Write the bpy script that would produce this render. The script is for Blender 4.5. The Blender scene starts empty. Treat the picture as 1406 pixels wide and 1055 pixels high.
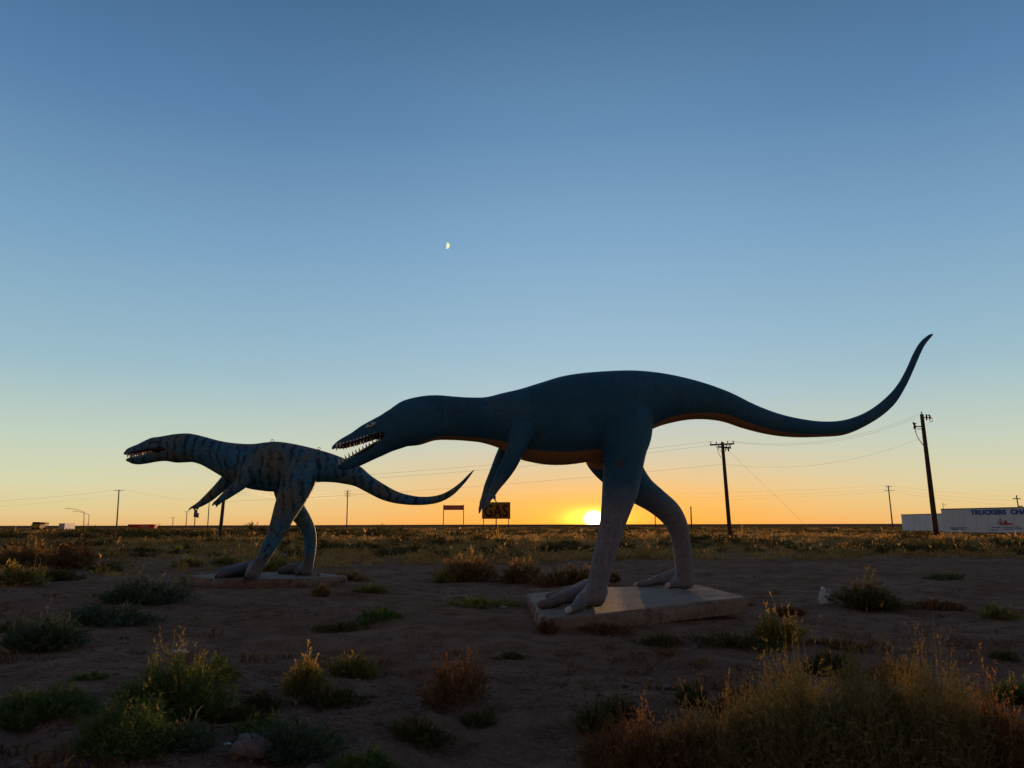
import bpy, math, random
import numpy as np
from mathutils import Vector, Matrix
from mathutils.bvhtree import BVHTree

R = math.radians
scene = bpy.context.scene
COL = scene.collection

# ------------------------------------------------------------------ camera
FPX, CX, CY, W0, H0 = 1040.0, 703.0, 527.5, 1406, 1055
CAMP = Vector((0, 0, 1.6))
PITCH, ROLL = R(10.58), R(0.1)
cam_d = bpy.data.cameras.new("camera")
cam = bpy.data.objects.new("camera", cam_d)
COL.objects.link(cam)
cam.matrix_world = Matrix.Translation(CAMP) @ Matrix.Rotation(PITCH + math.pi / 2, 4, 'X') @ Matrix.Rotation(-ROLL, 4, 'Z')
cam_d.sensor_width = 36
cam_d.lens = 36 * FPX / W0
cam_d.clip_start = 0.05
cam_d.clip_end = 40000
scene.camera = cam
CROT = cam.matrix_world.to_3x3()


def ray(px, py):
    return (CROT @ Vector((px - CX, -(py - CY), -FPX))).normalized()


# ------------------------------------------------------------------ sun and sky
SUN_DIR = ray(815.5, 712.5)
SUN_AZ = math.atan2(SUN_DIR.x, SUN_DIR.y)      # from +Y towards +X
SUN_EL = R(0.6)
scene.view_settings.view_transform = 'Standard'
scene.view_settings.look = 'None'
scene.view_settings.exposure = 0
scene.view_settings.gamma = 1
sd = bpy.data.lights.new("sun", 'SUN')
sd.energy = 4.6
sd.angle = R(0.5)
sd.color = (1.0, 0.50, 0.20)
so = bpy.data.objects.new("sun", sd)
COL.objects.link(so)
to_sun = Vector((math.sin(SUN_AZ) * math.cos(SUN_EL), math.cos(SUN_AZ) * math.cos(SUN_EL), math.sin(SUN_EL)))
so.rotation_euler = to_sun.to_track_quat('Z', 'Y').to_euler()


def lin(c):
    return tuple(((v / 255) / 12.92 if v / 255 <= .04045 else ((v / 255 + .055) / 1.055) ** 2.4) for v in c)


world = bpy.data.worlds.new("World")
scene.world = world
world.use_nodes = True
nt = world.node_tree
nt.nodes.clear()


class NT:
    """tiny helper to write node graphs"""
    def __init__(s, t):
        s.t = t

    def n(s, typ, props=None, **ins):
        nd = s.t.nodes.new(typ)
        for k, v in (props or {}).items():
            setattr(nd, k, v)
        for k, v in ins.items():
            key = int(k[1:]) if k[0] == 'i' and k[1:].isdigit() else k.replace('_', ' ')
            sock = nd.inputs[key]
            if isinstance(v, bpy.types.NodeSocket):
                s.t.links.new(v, sock)
            elif isinstance(v, tuple) and len(v) == 3 and sock.type == 'RGBA':
                sock.default_value = (*v, 1)
            else:
                sock.default_value = v
        return nd

    def m(s, op, a, b=0.0, c=0.0, clamp=False):
        return s.n('ShaderNodeMath', {'operation': op, 'use_clamp': clamp}, i0=a, i1=b, i2=c).outputs[0]

    def vm(s, op, a, b=(0, 0, 0)):
        nd = s.n('ShaderNodeVectorMath', {'operation': op}, i0=a, i1=b)
        return nd.outputs['Value'] if op in ('DOT_PRODUCT', 'LENGTH') else nd.outputs[0]

    def mix(s, f, a, b, blend='MIX'):
        nd = s.t.nodes.new('ShaderNodeMix')
        nd.data_type = 'RGBA'
        nd.blend_type = blend
        for sock, v in ((nd.inputs[0], f), (nd.inputs[6], a), (nd.inputs[7], b)):
            if isinstance(v, bpy.types.NodeSocket):
                s.t.links.new(v, sock)
            elif isinstance(v, tuple):
                sock.default_value = (*v[:3], 1)
            else:
                sock.default_value = v
        return nd.outputs[2]

    def ramp(s, f, stops, interp='LINEAR'):
        nd = s.t.nodes.new('ShaderNodeValToRGB')
        cr = nd.color_ramp
        cr.interpolation = interp
        while len(cr.elements) < len(stops):
            cr.elements.new(0.5)
        for e, (p, c) in zip(cr.elements, stops):
            e.position = p
            e.color = (*c, 1) if isinstance(c, tuple) else (c, c, c, 1)
        s.t.links.new(f, nd.inputs[0])
        return nd.outputs[0]

    def noise(s, vec, scale, detail=4, rough=.55, dist=0.0):
        return s.n('ShaderNodeTexNoise', None, Vector=vec, Scale=scale, Detail=detail, Roughness=rough, Distortion=dist).outputs['Fac']


g = NT(nt)
tc = g.n('ShaderNodeTexCoord').outputs['Generated']
dirn = g.vm('NORMALIZE', tc)
sep = g.n('ShaderNodeSeparateXYZ', None, i0=dirn)
z = sep.outputs[2]
zc = g.m('MAXIMUM', z, 0.0)
# clear evening sky: colour by height above the horizon (sine of the elevation)
sky_away = g.ramp(zc, [(0.0, lin((228, 184, 122))), (.018, lin((224, 202, 146))), (.05, lin((214, 212, 174))),
                       (.10, lin((194, 208, 190))), (.19, lin((154, 187, 201))), (.33, lin((121, 161, 193))),
                       (.48, lin((87, 127, 168))), (.60, lin((66, 104, 143))), (1.0, lin((46, 58, 80)))])
sky_near = g.ramp(zc, [(0.0, lin((255, 168, 62))), (.03, lin((250, 184, 92))), (.068, lin((226, 198, 152))),
                       (.10, lin((206, 203, 182))), (.16, lin((178, 199, 204))), (.22, lin((157, 189, 208))), (.36, lin((129, 167, 200))),
                       (.48, lin((102, 142, 180))), (.60, lin((77, 114, 151))), (1.0, lin((46, 58, 80)))])
hs = Vector((math.sin(SUN_AZ), math.cos(SUN_AZ), 0))
hv = g.n('ShaderNodeCombineXYZ', None, i0=sep.outputs[0], i1=sep.outputs[1], i2=0.0).outputs[0]
hv = g.vm('NORMALIZE', hv)
caz = g.vm('DOT_PRODUCT', hv, tuple(hs))             # 1 towards the sun, -1 away
near = g.ramp(g.m('MULTIPLY_ADD', caz, .5, .5), [(.90, 0.0), (.955, .22), (.982, .55), (.994, .85), (1.0, 1.0)])
sky = g.mix(near, sky_away, sky_near)
# the sky opposite the sunset is dimmer, with a mauve twilight band
sky_back = g.ramp(zc, [(0.0, lin((94, 78, 84))), (.06, lin((178, 134, 108))), (.16, lin((170, 138, 120))), (.30, lin((112, 106, 108))),
                       (.55, lin((64, 71, 92))), (1.0, lin((46, 58, 80)))])
backf = g.ramp(g.m('MULTIPLY_ADD', caz, .5, .5), [(0.25, 0.0), (.86, 1.0)])
sky = g.mix(backf, sky_back, sky)
nish = g.n('ShaderNodeTexSky', {'sky_type': 'NISHITA', 'sun_disc': False, 'sun_elevation': SUN_EL,
                                'sun_rotation': SUN_AZ, 'altitude': 1500.0, 'air_density': 1.0, 'dust_density': .6}).outputs[0]
# aureole round the sun (flattened along the horizon) and the sun's own disc
sdv = tuple(SUN_DIR)
dx = g.vm('DOT_PRODUCT', dirn, tuple(Vector((math.cos(SUN_AZ), -math.sin(SUN_AZ), 0))))
dz = g.m('SUBTRACT', z, SUN_DIR.z)
fwd = g.m('GREATER_THAN', g.vm('DOT_PRODUCT', dirn, sdv), 0.0)


def halo(sx, sz, p=1.0):
    a = g.m('POWER', g.m('DIVIDE', g.m('ABSOLUTE', dx), sx), 2.0)
    b = g.m('POWER', g.m('DIVIDE', g.m('ABSOLUTE', dz), sz), 2.0)
    e = g.m('POWER', g.m('ADD', a, b), p)
    return g.m('MULTIPLY', g.m('EXPONENT', g.m('MULTIPLY', e, -1.0)), fwd)


acc = sky
for (sx, sz, p, colr, k) in ((.22, .085, .8, (1.0, .42, .05), .06), (.075, .022, .8, (1.0, .42, .0), .45), (.030, .0105, 1.0, (1.0, .80, .06), 1.9),
                             (.0090, .0072, 1.6, (1.0, .95, .75), 14.0)):
    h = halo(sx, sz, p)
    cc = g.n('ShaderNodeVectorMath', {'operation': 'SCALE'}, i0=tuple(v * k for v in colr), Scale=h).outputs[0]
    acc = g.mix(1.0, acc, cc, 'ADD')
bg = g.n('ShaderNodeBackground', None, Color=acc, Strength=1.0)
bg2 = g.n('ShaderNodeBackground', None, Color=nish, Strength=0.004)
add = g.n('ShaderNodeAddShader', None, i0=bg.outputs[0], i1=bg2.outputs[0])
g.n('ShaderNodeOutputWorld', None, Surface=add.outputs[0])
world.cycles.sampling_method = 'MANUAL'
world.cycles.sample_map_resolution = 2048


# ------------------------------------------------------------------ helpers
def tag(o, label=None, cat=None, group=None, kind=None):
    if label: o['label'] = label
    if cat: o['category'] = cat
    if group: o['group'] = group
    if kind: o['kind'] = kind
    return o


def empty(name, loc, label, cat, group=None):
    o = bpy.data.objects.new(name, None)
    o.empty_display_size = .3
    COL.objects.link(o)
    o.location = loc
    return tag(o, label, cat, group)


def mesh_obj(name, V, F, mat, parent=None, smooth=False, loc=None, worldspace=True):
    """V in world coordinates; stored relative to parent / loc."""
    base = Vector((0, 0, 0))
    if parent is not None:
        base = abs_loc(parent)
    if loc is not None:
        base = Vector(loc)
    V = np.asarray(V, dtype=float).reshape(-1, 3)
    if worldspace:
        V = V - np.array(base)
    me = bpy.data.meshes.new(name)
    me.from_pydata([tuple(v) for v in V], [], [tuple(int(i) for i in f) for f in F])
    if smooth:
        me.polygons.foreach_set('use_smooth', [True] * len(me.polygons))
    me.materials.append(mat)
    me.update()
    o = bpy.data.objects.new(name, me)
    COL.objects.link(o)
    if parent is not None:
        o.parent = parent
        if loc is not None:
            o.location = Vector(loc) - abs_loc(parent)
    else:
        o.location = base
    return o


def abs_loc(o):
    v = Vector(o.location)
    while o.parent is not None:
        o = o.parent
        v += Vector(o.location)
    return v


class MB:
    def __init__(s):
        s.V, s.F = [], []

    def add(s, V, F):
        k = len(s.V)
        s.V += [tuple(v) for v in V]
        s.F += [tuple(i + k for i in f) for f in F]
        return s

    def box(s, c, sx, sy, sz, rz=0.0):
        c = Vector(c)
        vs = []
        for dz_ in (-.5, .5):
            for dx_, dy_ in ((-.5, -.5), (.5, -.5), (.5, .5), (-.5, .5)):
                p = Vector((dx_ * sx, dy_ * sy, dz_ * sz))
                p.rotate(Matrix.Rotation(rz, 3, 'Z'))
                vs.append(c + p)
        return s.add(vs, [(0, 3, 2, 1), (4, 5, 6, 7), (0, 1, 5, 4), (1, 2, 6, 5), (2, 3, 7, 6), (3, 0, 4, 7)])

    def tube(s, pts, rads, n=8, cap=True):
        pts = [Vector(p) for p in pts]
        if not hasattr(rads, '__len__'):
            rads = [rads] * len(pts)
        k = len(s.V)
        for i, p in enumerate(pts):
            t = (pts[min(i + 1, len(pts) - 1)] - pts[max(i - 1, 0)]).normalized()
            ref = Vector((0, 0, 1)) if abs(t.z) < .9 else Vector((1, 0, 0))
            a = t.cross(ref).normalized()
            b = t.cross(a).normalized()
            for j in range(n):
                th = 2 * math.pi * j / n
                s.V.append(tuple(p + (a * math.cos(th) + b * math.sin(th)) * rads[i]))
        for i in range(len(pts) - 1):
            for j in range(n):
                j2 = (j + 1) % n
                s.F.append((k + i * n + j, k + i * n + j2, k + (i + 1) * n + j2, k + (i + 1) * n + j))
        if cap:
            s.F.append(tuple(k + j for j in range(n))[::-1])
            s.F.append(tuple(k + (len(pts) - 1) * n + j for j in range(n)))
        return s

    def build(s, name, mat, parent=None, smooth=False, loc=None):
        return mesh_obj(name, s.V, s.F, mat, parent, smooth, loc)


def new_mat(name):
    m = bpy.data.materials.new(name)
    m.use_nodes = True
    m.node_tree.nodes.clear()
    return m, NT(m.node_tree)


def simple_mat(name, c1, c2=None, scale=6.0, rough=.8, bump=.0, bscale=20.0, metallic=0.0, spec=.3):
    m, k = new_mat(name)
    co = k.n('ShaderNodeTexCoord').outputs['Object']
    c2 = c2 or tuple(v * .7 for v in c1)
    f = k.ramp(k.noise(co, scale, 5), [(.35, 0.0), (.65, 1.0)])
    colr = k.mix(f, c1, c2)
    b = k.n('ShaderNodeBsdfPrincipled', None, Base_Color=colr, Roughness=rough, Metallic=metallic)
    b.inputs['Specular IOR Level'].default_value = spec
    if bump:
        bn = k.n('ShaderNodeBump', None, Strength=bump, Distance=.02, Height=k.noise(co, bscale, 5))
        k.t.links.new(bn.outputs[0], b.inputs['Normal'])
    k.n('ShaderNodeOutputMaterial', None, Surface=b.outputs[0])
    return m


# ---- numpy value noise
def _hash(ix, iy, seed):
    h = (ix.astype(np.int64) * 374761393 + iy.astype(np.int64) * 668265263 + seed * 1442695041) & 0xffffffff
    h = ((h ^ (h >> 13)) * 1274126177) & 0xffffffff
    h = h ^ (h >> 16)
    return (h & 0xffff) / 65535.0


def vnoise(x, y, seed=0):
    ix, iy = np.floor(x), np.floor(y)
    fx, fy = x - ix, y - iy
    fx = fx * fx * (3 - 2 * fx)
    fy = fy * fy * (3 - 2 * fy)
    a = _hash(ix, iy, seed); b = _hash(ix + 1, iy, seed)
    c = _hash(ix, iy + 1, seed); d = _hash(ix + 1, iy + 1, seed)
    return (a * (1 - fx) + b * fx) * (1 - fy) + (c * (1 - fx) + d * fx) * fy - .5


def sstep(x, a, b):
    t = np.clip((x - a) / (b - a), 0, 1)
    return t * t * (3 - 2 * t)


def terrain(x, y):
    x = np.asarray(x, float); y = np.asarray(y, float)
    d = np.hypot(x, y)
    z = .5 * sstep(y, 24, 62)
    fadeN = 1 - sstep(d, 60, 200)
    z = z + .22 * vnoise(x / 7.0, y / 7.0, 1) * sstep(d, 4, 9) * (1 - .55 * sstep(d, 22, 60)) * (1 - .5 * sstep(d, 90, 200))
    z = z + .10 * vnoise(x / 2.3 + 7, y / 2.3, 2) * fadeN
    z = z + .06 * vnoise(x / .8, y / .8, 3) * (1 - sstep(d, 25, 60))
    z = z + .030 * vnoise(x / .27, y / .27, 4) * (1 - sstep(d, 14, 30))
    z = z + .014 * vnoise(x / .09, y / .09, 5) * (1 - sstep(d, 7, 14))
    # erosion rills running across the bare dirt
    rr = np.abs(vnoise(x / 3.0 + y / 9.0, y / 1.1 + x / 5.0, 8)) * 2
    z = z - .06 * (1 - sstep(rr, 0.0, .22)) * (1 - sstep(d, 16, 30))
    # earth carrying the slabs
    m2 = np.hypot((x - 2.0) / 3.0, (y - 13.4) / 2.6)
    z = z * (1 - .8 * (1 - sstep(m2, .5, 1.2))) + .07 * (1 - sstep(m2, .35, 1.1))
    m1 = np.hypot((x + 6.6) / 3.6, (y - 20.6) / 2.6)
    z = z * (1 - .9 * (1 - sstep(m1, .6, 1.2))) + .02 * (1 - sstep(m1, .5, 1.2))
    # wheel ruts crossing the lot behind the slabs
    for yo in (23.2, 24.9, 27.6, 29.2):
        yr = y - yo - .06 * x - .5 * np.sin(x / 9.0 + yo)
        z = z - .035 * np.exp(-(yr / .16) ** 2) + .018 * np.exp(-((np.abs(yr) - .3) / .12) ** 2)
    z = z + 9.0 * sstep(d, 2500, 6000) * (.7 + .6 * vnoise(x / 2600, y / 2600, 11))
    return z


def th(x, y):
    return float(terrain(np.array([x]), np.array([y]))[0])


def ground_at(px, py, dmax=400):
    r = ray(px, py)
    hl = math.hypot(r.x, r.y)
    ds = np.geomspace(3.0, dmax, 1500)
    xs, ys = CAMP.x + r.x / hl * ds, CAMP.y + r.y / hl * ds
    zs = CAMP.z + r.z / hl * ds
    hit = np.where(zs <= terrain(xs, ys))[0]
    i = hit[0] if len(hit) else len(ds) - 1
    return Vector((xs[i], ys[i], float(terrain(xs[i:i + 1], ys[i:i + 1])[0])))


def at_Y(px, py, Y):
    r = ray(px, py)
    return CAMP + r * (Y / r.y)


# ------------------------------------------------------------------ ground
def ground_material():
    m, k = new_mat("dirt_ground")
    co = k.n('ShaderNodeNewGeometry').outputs['Position']
    big = k.noise(co, .35, 6, .6)
    mid = k.noise(co, 2.2, 6, .65)
    fin = k.noise(co, 17, 8, .78)
    peb = k.n('ShaderNodeTexVoronoi', None, Vector=co, Scale=34.0)
    c = k.mix(k.ramp(big, [(.38, 0.0), (.62, 1.0)]), (.285, .155, .100), (.375, .245, .175))
    c = k.mix(k.ramp(mid, [(.42, 0.0), (.68, .8)]), c, (.155, .076, .045))
    c = k.mix(k.ramp(fin, [(.50, 0.0), (.72, .75)]), c, (.50, .36, .27))
    pm = k.m('MULTIPLY', k.m('LESS_THAN', peb.outputs['Distance'], .20), k.m('GREATER_THAN', k.n('ShaderNodeSeparateColor', None, i0=peb.outputs['Color']).outputs[0], .80))
    c = k.mix(pm, c, k.mix(k.n('ShaderNodeSeparateColor', None, i0=peb.outputs['Color']).outputs[1], (.06, .045, .042), (.26, .21, .19)))
    # straw litter and dry turf where the vegetation belt begins
    sp = k.n('ShaderNodeSeparateXYZ', None, i0=co)
    dist = k.vm('LENGTH', co)
    yy = k.m('ADD', sp.outputs[1], k.m('MULTIPLY', k.m('SUBTRACT', k.noise(co, .12, 4), .5), 26.0))
    belt = k.ramp(k.m('DIVIDE', yy, 100.0), [(.33, 0.0), (.42, 1.0)])
    straw = k.mix(k.ramp(k.noise(co, .25, 6, .65), [(.4, 0.0), (.6, 1.0)]), (.42, .25, .085), (.28, .175, .065))
    c = k.mix(belt, c, straw)
    far = k.ramp(k.m('DIVIDE', dist, 3000.0), [(.03, 0.0), (.3, 1.0)])
    c = k.mix(far, c, (.26, .120, .065))
    fleck = k.ramp(k.noise(co, 38, 3, .6), [(.60, 0.0), (.68, .8)])  # dark flecks paint in the small shadows of the rough dirt
    c = k.mix(fleck, c, (.085, .045, .033))
    h = k.m('ADD', k.m('MULTIPLY', fin, .6), k.m('MULTIPLY', k.noise(co, 7, 8, .75), 1.0))
    h = k.m('SUBTRACT', h, k.m('MULTIPLY', fleck, .25))
    h = k.m('ADD', h, k.m('MULTIPLY', pm, .15))
    bn = k.n('ShaderNodeBump', None, Strength=1.0, Distance=.065, Height=h)
    b = k.n('ShaderNodeBsdfPrincipled', None, Base_Color=c, Roughness=.95, Normal=bn.outputs[0])
    b.inputs['Specular IOR Level'].default_value = 0.0
    k.n('ShaderNodeOutputMaterial', None, Surface=b.outputs[0])
    return m


def build_ground():
    rs = np.concatenate([[0.0, 1.0, 2.0], np.geomspace(3.0, 9500, 760)])
    a_dense = np.linspace(-44, 44, 620)
    a_rest = np.linspace(44, 316, 90)[1:-1]
    A = np.radians(np.concatenate([a_dense, a_rest]))
    nr, na = len(rs), len(A)
    rr, aa = np.meshgrid(rs, A, indexing='ij')
    x, y = rr * np.sin(aa), rr * np.cos(aa)
    zz = terrain(x, y)
    V = np.stack([x, y, zz], -1).reshape(-1, 3)
    i, j = np.meshgrid(np.arange(nr - 1), np.arange(na), indexing='ij')
    j2 = (j + 1) % na
    F = np.stack([i * na + j, i * na + j2, (i + 1) * na + j2, (i + 1) * na + j], -1).reshape(-1, 4)[:, ::-1]
    me = fast_mesh("ground", V, F)
    me.polygons.foreach_set('use_smooth', np.ones(len(F), bool))
    me.materials.append(ground_material())
    o = bpy.data.objects.new("ground", me)
    COL.objects.link(o)
    tag(o, kind='structure')


def fast_mesh(name, V, F):
    """V (n,3), F (m,k) with constant k"""
    me = bpy.data.meshes.new(name)
    kf = F.shape[1]
    me.vertices.add(len(V))
    me.vertices.foreach_set('co', V.astype(np.float32).ravel())
    me.loops.add(F.size)
    me.loops.foreach_set('vertex_index', F.astype(np.int32).ravel())
    me.polygons.add(len(F))
    me.polygons.foreach_set('loop_start', np.arange(0, F.size, kf, dtype=np.int32))
    me.update(calc_edges=True)
    return me


build_ground()

# ------------------------------------------------------------------ moon
def build_moon():
    m, k = new_mat("moonlight")
    co = k.n('ShaderNodeTexCoord').outputs['Object']
    c = k.mix(k.noise(co, .06, 3), (1.0, 1.0, .62), (.72, .86, .42))
    e = k.n('ShaderNodeEmission', None, Color=c, Strength=1.0)
    k.n('ShaderNodeOutputMaterial', None, Surface=e.outputs[0])
    r = ray(614.6, 337.6)
    D = 9000.0
    ctr = CAMP + r * D
    rad = 4.4 / FPX * D
    right = CROT @ Vector((1, 0, 0)); up = CROT @ Vector((0, 1, 0)); back = -r
    tilt = R(-8)
    ax = right * math.cos(tilt) + up * math.sin(tilt)
    ay = up * math.cos(tilt) - right * math.sin(tilt)
    V, F = [], []
    n, mm = 20, 10
    for i in range(n + 1):                    # lune of the lit half
        th_ = -math.pi / 2 + math.pi * i / n
        for j in range(mm + 1):
            ph = math.pi * .47 * j / mm + R(0)     # from the terminator to the limb
            p = ctr + (ay * math.sin(th_) + (ax * math.sin(ph) + back * math.cos(ph)) * math.cos(th_)) * rad - ax * rad * .35
            V.append(p)
    for i in range(n):
        for j in range(mm):
            a = i * (mm + 1) + j
            F.append((a, a + 1, a + mm + 2, a + mm + 1))
    o = mesh_obj("moon", V, F, m, None, True, ctr)
    tag(o, "small pale half moon high in the clear blue sky", "moon")


build_moon()

# ------------------------------------------------------------------ dinosaur statues
def catmull(P, n):
    """P (k,d) -> dense samples, n per segment"""
    P = np.asarray(P, float)
    Q = np.vstack([2 * P[0] - P[1], P, 2 * P[-1] - P[-2]])
    out = []
    for i in range(1, len(Q) - 2):
        p0, p1, p2, p3 = Q[i - 1], Q[i], Q[i + 1], Q[i + 2]
        for t in np.linspace(0, 1, n, endpoint=False):
            out.append(.5 * ((2 * p1) + (-p0 + p2) * t + (2 * p0 - 5 * p1 + 4 * p2 - p3) * t * t + (-p0 + 3 * p1 - 3 * p2 + p3) * t ** 3))
    out.append(Q[-2])
    return np.array(out)


class Frame:
    """vertical plane of a statue: u runs head->tail, v points away from the camera"""
    def __init__(s, O, yaw):
        s.O = Vector(O)
        s.u = Vector((math.cos(yaw), math.sin(yaw), 0))
        s.v = Vector((-math.sin(yaw), math.cos(yaw), 0))

    def p(s, px, py, l=0.0):
        r = ray(px, py)
        t = ((s.O + s.v * l) - CAMP).dot(s.v) / r.dot(s.v)
        return CAMP + r * t


def loft(mb, C, N, B, ring=30, profile=None, cap_round=True, ends=(0, -1)):
    """C centres, N half vectors in plane, B half vectors sideways."""
    C = [Vector(c) for c in C]; N = [Vector(v) for v in N]; B = [Vector(v) for v in B]
    if cap_round:
        for end in ends:
            c, n_, b_ = C[end], N[end], B[end]
            d = (c - (C[1] if end == 0 else C[-2]))
            if d.length < 1e-6: continue
            d.normalize()
            rr = min(n_.length, b_.length) * .8
            ext = [(c + d * rr * math.sin(a), n_ * math.cos(a), b_ * math.cos(a)) for a in (R(35), R(62), R(82))]
            for e in ext:
                if end == 0:
                    C.insert(0, e[0]); N.insert(0, e[1]); B.insert(0, e[2])
                else:
                    C.append(e[0]); N.append(e[1]); B.append(e[2])
    V, F = [], []
    m = len(C)
    for c, n_, b_ in zip(C, N, B):
        for j in range(ring):
            a = 2 * math.pi * j / ring
            cs, sn = math.cos(a), math.sin(a)
            if profile == 'upper' and sn < 0: sn *= .06; cs = math.copysign(abs(cs) ** .6, cs)
            if profile == 'lower' and sn > 0: sn *= .05; cs = math.copysign(abs(cs) ** .6, cs)
            V.append(c + n_ * sn + b_ * cs)
    for i in range(m - 1):
        for j in range(ring):
            j2 = (j + 1) % ring
            F.append((i * ring + j, i * ring + j2, (i + 1) * ring + j2, (i + 1) * ring + j))
    F.append(tuple(range(ring))[::-1])
    F.append(tuple((m - 1) * ring + j for j in range(ring)))
    mb.add(V, F)


def spine_loft(mb, fr, pairs, dens=5, profile=None, rec=None):
    """pairs: (tx,ty,bx,by,ratio[,l])"""
    rows = []
    for q in pairs:
        l = q[5] if len(q) > 5 else 0.0
        T, Bm = fr.p(q[0], q[1], l), fr.p(q[2], q[3], l)
        half = (T - Bm).length / 2
        if profile:           # jaws: ratio is the absolute half width; the flat side is where the lips are
            w = q[4]
            if profile == 'upper':
                C, N = Bm, (T - Bm)
            else:
                C, N = T, (T - Bm)
        else:
            w = half * q[4]
            C, N = (T + Bm) / 2, (T - Bm) / 2
        rows.append([*C, *N, w])
    D = catmull(rows, dens)
    C = D[:, :3]; N = D[:, 3:6]; w = np.maximum(D[:, 6], .012)
    Bv = [fr.v * float(x) for x in w]
    loft(mb, C, N, Bv, profile=profile, ends=(0, -1) if profile else (-1,))
    if rec is not None:
        rec.append((C, N, w))


def limb(mb, fr, pts, dens=5, ring=22):
    """pts: (px,py,halfwidth_px,l,ratio)"""
    rows = []
    for px, py, hw, l, ratio in pts:
        c = fr.p(px, py, l)
        m = (c - CAMP).dot(CROT @ Vector((0, 0, -1))) / FPX
        rows.append([*c, hw * m, hw * m * ratio])
    D = catmull(rows, dens)
    C = [Vector(d[:3]) for d in D]
    N, B = [], []
    for i, c in enumerate(C):
        t = (C[min(i + 1, len(C) - 1)] - C[max(i - 1, 0)]).normalized()
        n_ = t.cross(fr.v).normalized()
        b_ = n_.cross(t).normalized()
        N.append(n_ * max(D[i][3], .012)); B.append(b_ * max(D[i][4], .012))
    loft(mb, C, N, B, ring)


def blob_chain(mb, pts, ring=16, dens=5, flat=1.0):
    """pts: (Vector, radius)"""
    D = catmull([[*p, r] for p, r in pts], dens)
    C = [Vector(d[:3]) for d in D]
    N, B = [], []
    for i, c in enumerate(C):
        t = (C[min(i + 1, len(C) - 1)] - C[max(i - 1, 0)]).normalized()
        s = t.cross(Vector((0, 0, 1)))
        s = s.normalized() if s.length > .2 else Vector((1, 0, 0))
        n_ = s.cross(t).normalized()
        N.append(n_ * D[i][3] * flat); B.append(s * D[i][3])
    loft(mb, C, N, B, ring)


def remesh(mb, name, voxel, smooth_it):
    me = bpy.data.meshes.new("tmp")
    me.from_pydata(mb.V, [], mb.F)
    o = bpy.data.objects.new("tmp", me)
    COL.objects.link(o)
    md = o.modifiers.new("r", 'REMESH'); md.mode = 'VOXEL'; md.voxel_size = voxel
    ms = o.modifiers.new("s", 'SMOOTH'); ms.factor = .5; ms.iterations = smooth_it
    dg = bpy.context.evaluated_depsgraph_get()
    res = bpy.data.meshes.new_from_object(o.evaluated_get(dg))
    bpy.data.objects.remove(o)
    res.name = name
    return res


def slab_top(fr_plane, px, py):
    n, d0 = fr_plane
    r = ray(px, py)
    t = (d0 - n.dot(CAMP)) / n.dot(r)
    return CAMP + r * t


def plane_of(z0, sx, sy, x0, y0):
    n = Vector((-sx, -sy, 1))
    return (n, z0 - sx * x0 - sy * y0)


def build_slab(name, pl, corners, thick, label, seed, mat):
    rnd = random.Random(seed)
    P = [slab_top(pl, *c) for c in corners]
    c0 = sum(P, Vector()) / len(P)
    P = [c0 + (p - c0) * (1.0 + .045 / (p - c0).length * 1.3) for p in P]
    # subdivide the outline and chip it a little
    out = []
    for i in range(len(P)):
        a, b = P[i], P[(i + 1) % len(P)]
        n = max(2, int((b - a).length / .09))
        for k in range(n):
            p = a.lerp(b, k / n)
            if k:
                p = p + Vector((rnd.uniform(-1, 1), rnd.uniform(-1, 1), 0)) * .020
            out.append(p)
    ctr = sum(out, Vector()) / len(out)
    n = len(out)
    nz = pl[0].normalized()
    V, F = [], []
    rings = [(-.035, 0.0), (0.0, -.025), (.004, -thick * .5), (-.03, -thick * .93), (-.07, -thick)]
    for ins, dz_ in rings:
        for i, p in enumerate(out):
            d = (p - ctr); d.z = 0; d.normalize()
            chip = rnd.choice((0, 0, 0, .015, .045)) if ins == 0.0 else rnd.uniform(0, .022)
            V.append(p + d * (ins - chip) + nz * (dz_ + rnd.uniform(-.006, .003) * (dz_ < 0)))
    for k in range(len(rings) - 1):
        for i in range(n):
            j = (i + 1) % n
            F.append((k * n + i, k * n + j, (k + 1) * n + j, (k + 1) * n + i)[::-1])
    # top: concentric fill
    for s in (.66, .33):
        for i, p in enumerate(out):
            q = ctr.lerp(V[i], s)
            V.append(q)
    base = len(rings) * n
    V.append(ctr.copy()); c_i = len(V) - 1
    for i in range(n):
        j = (i + 1) % n
        F.append((i, j, base + j, base + i))
        F.append((base + i, base + j, base + n + j, base + n + i))
        F.append((base + n + i, base + n + j, c_i))
    F.append(tuple((len(rings) - 1) * n + i for i in range(n))[::-1])
    b = Vector((ctr.x, ctr.y, ctr.z - thick))
    o = mesh_obj(name, V, F, mat, None, False, b)
    tag(o, label, "concrete slab")
    return o


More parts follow.
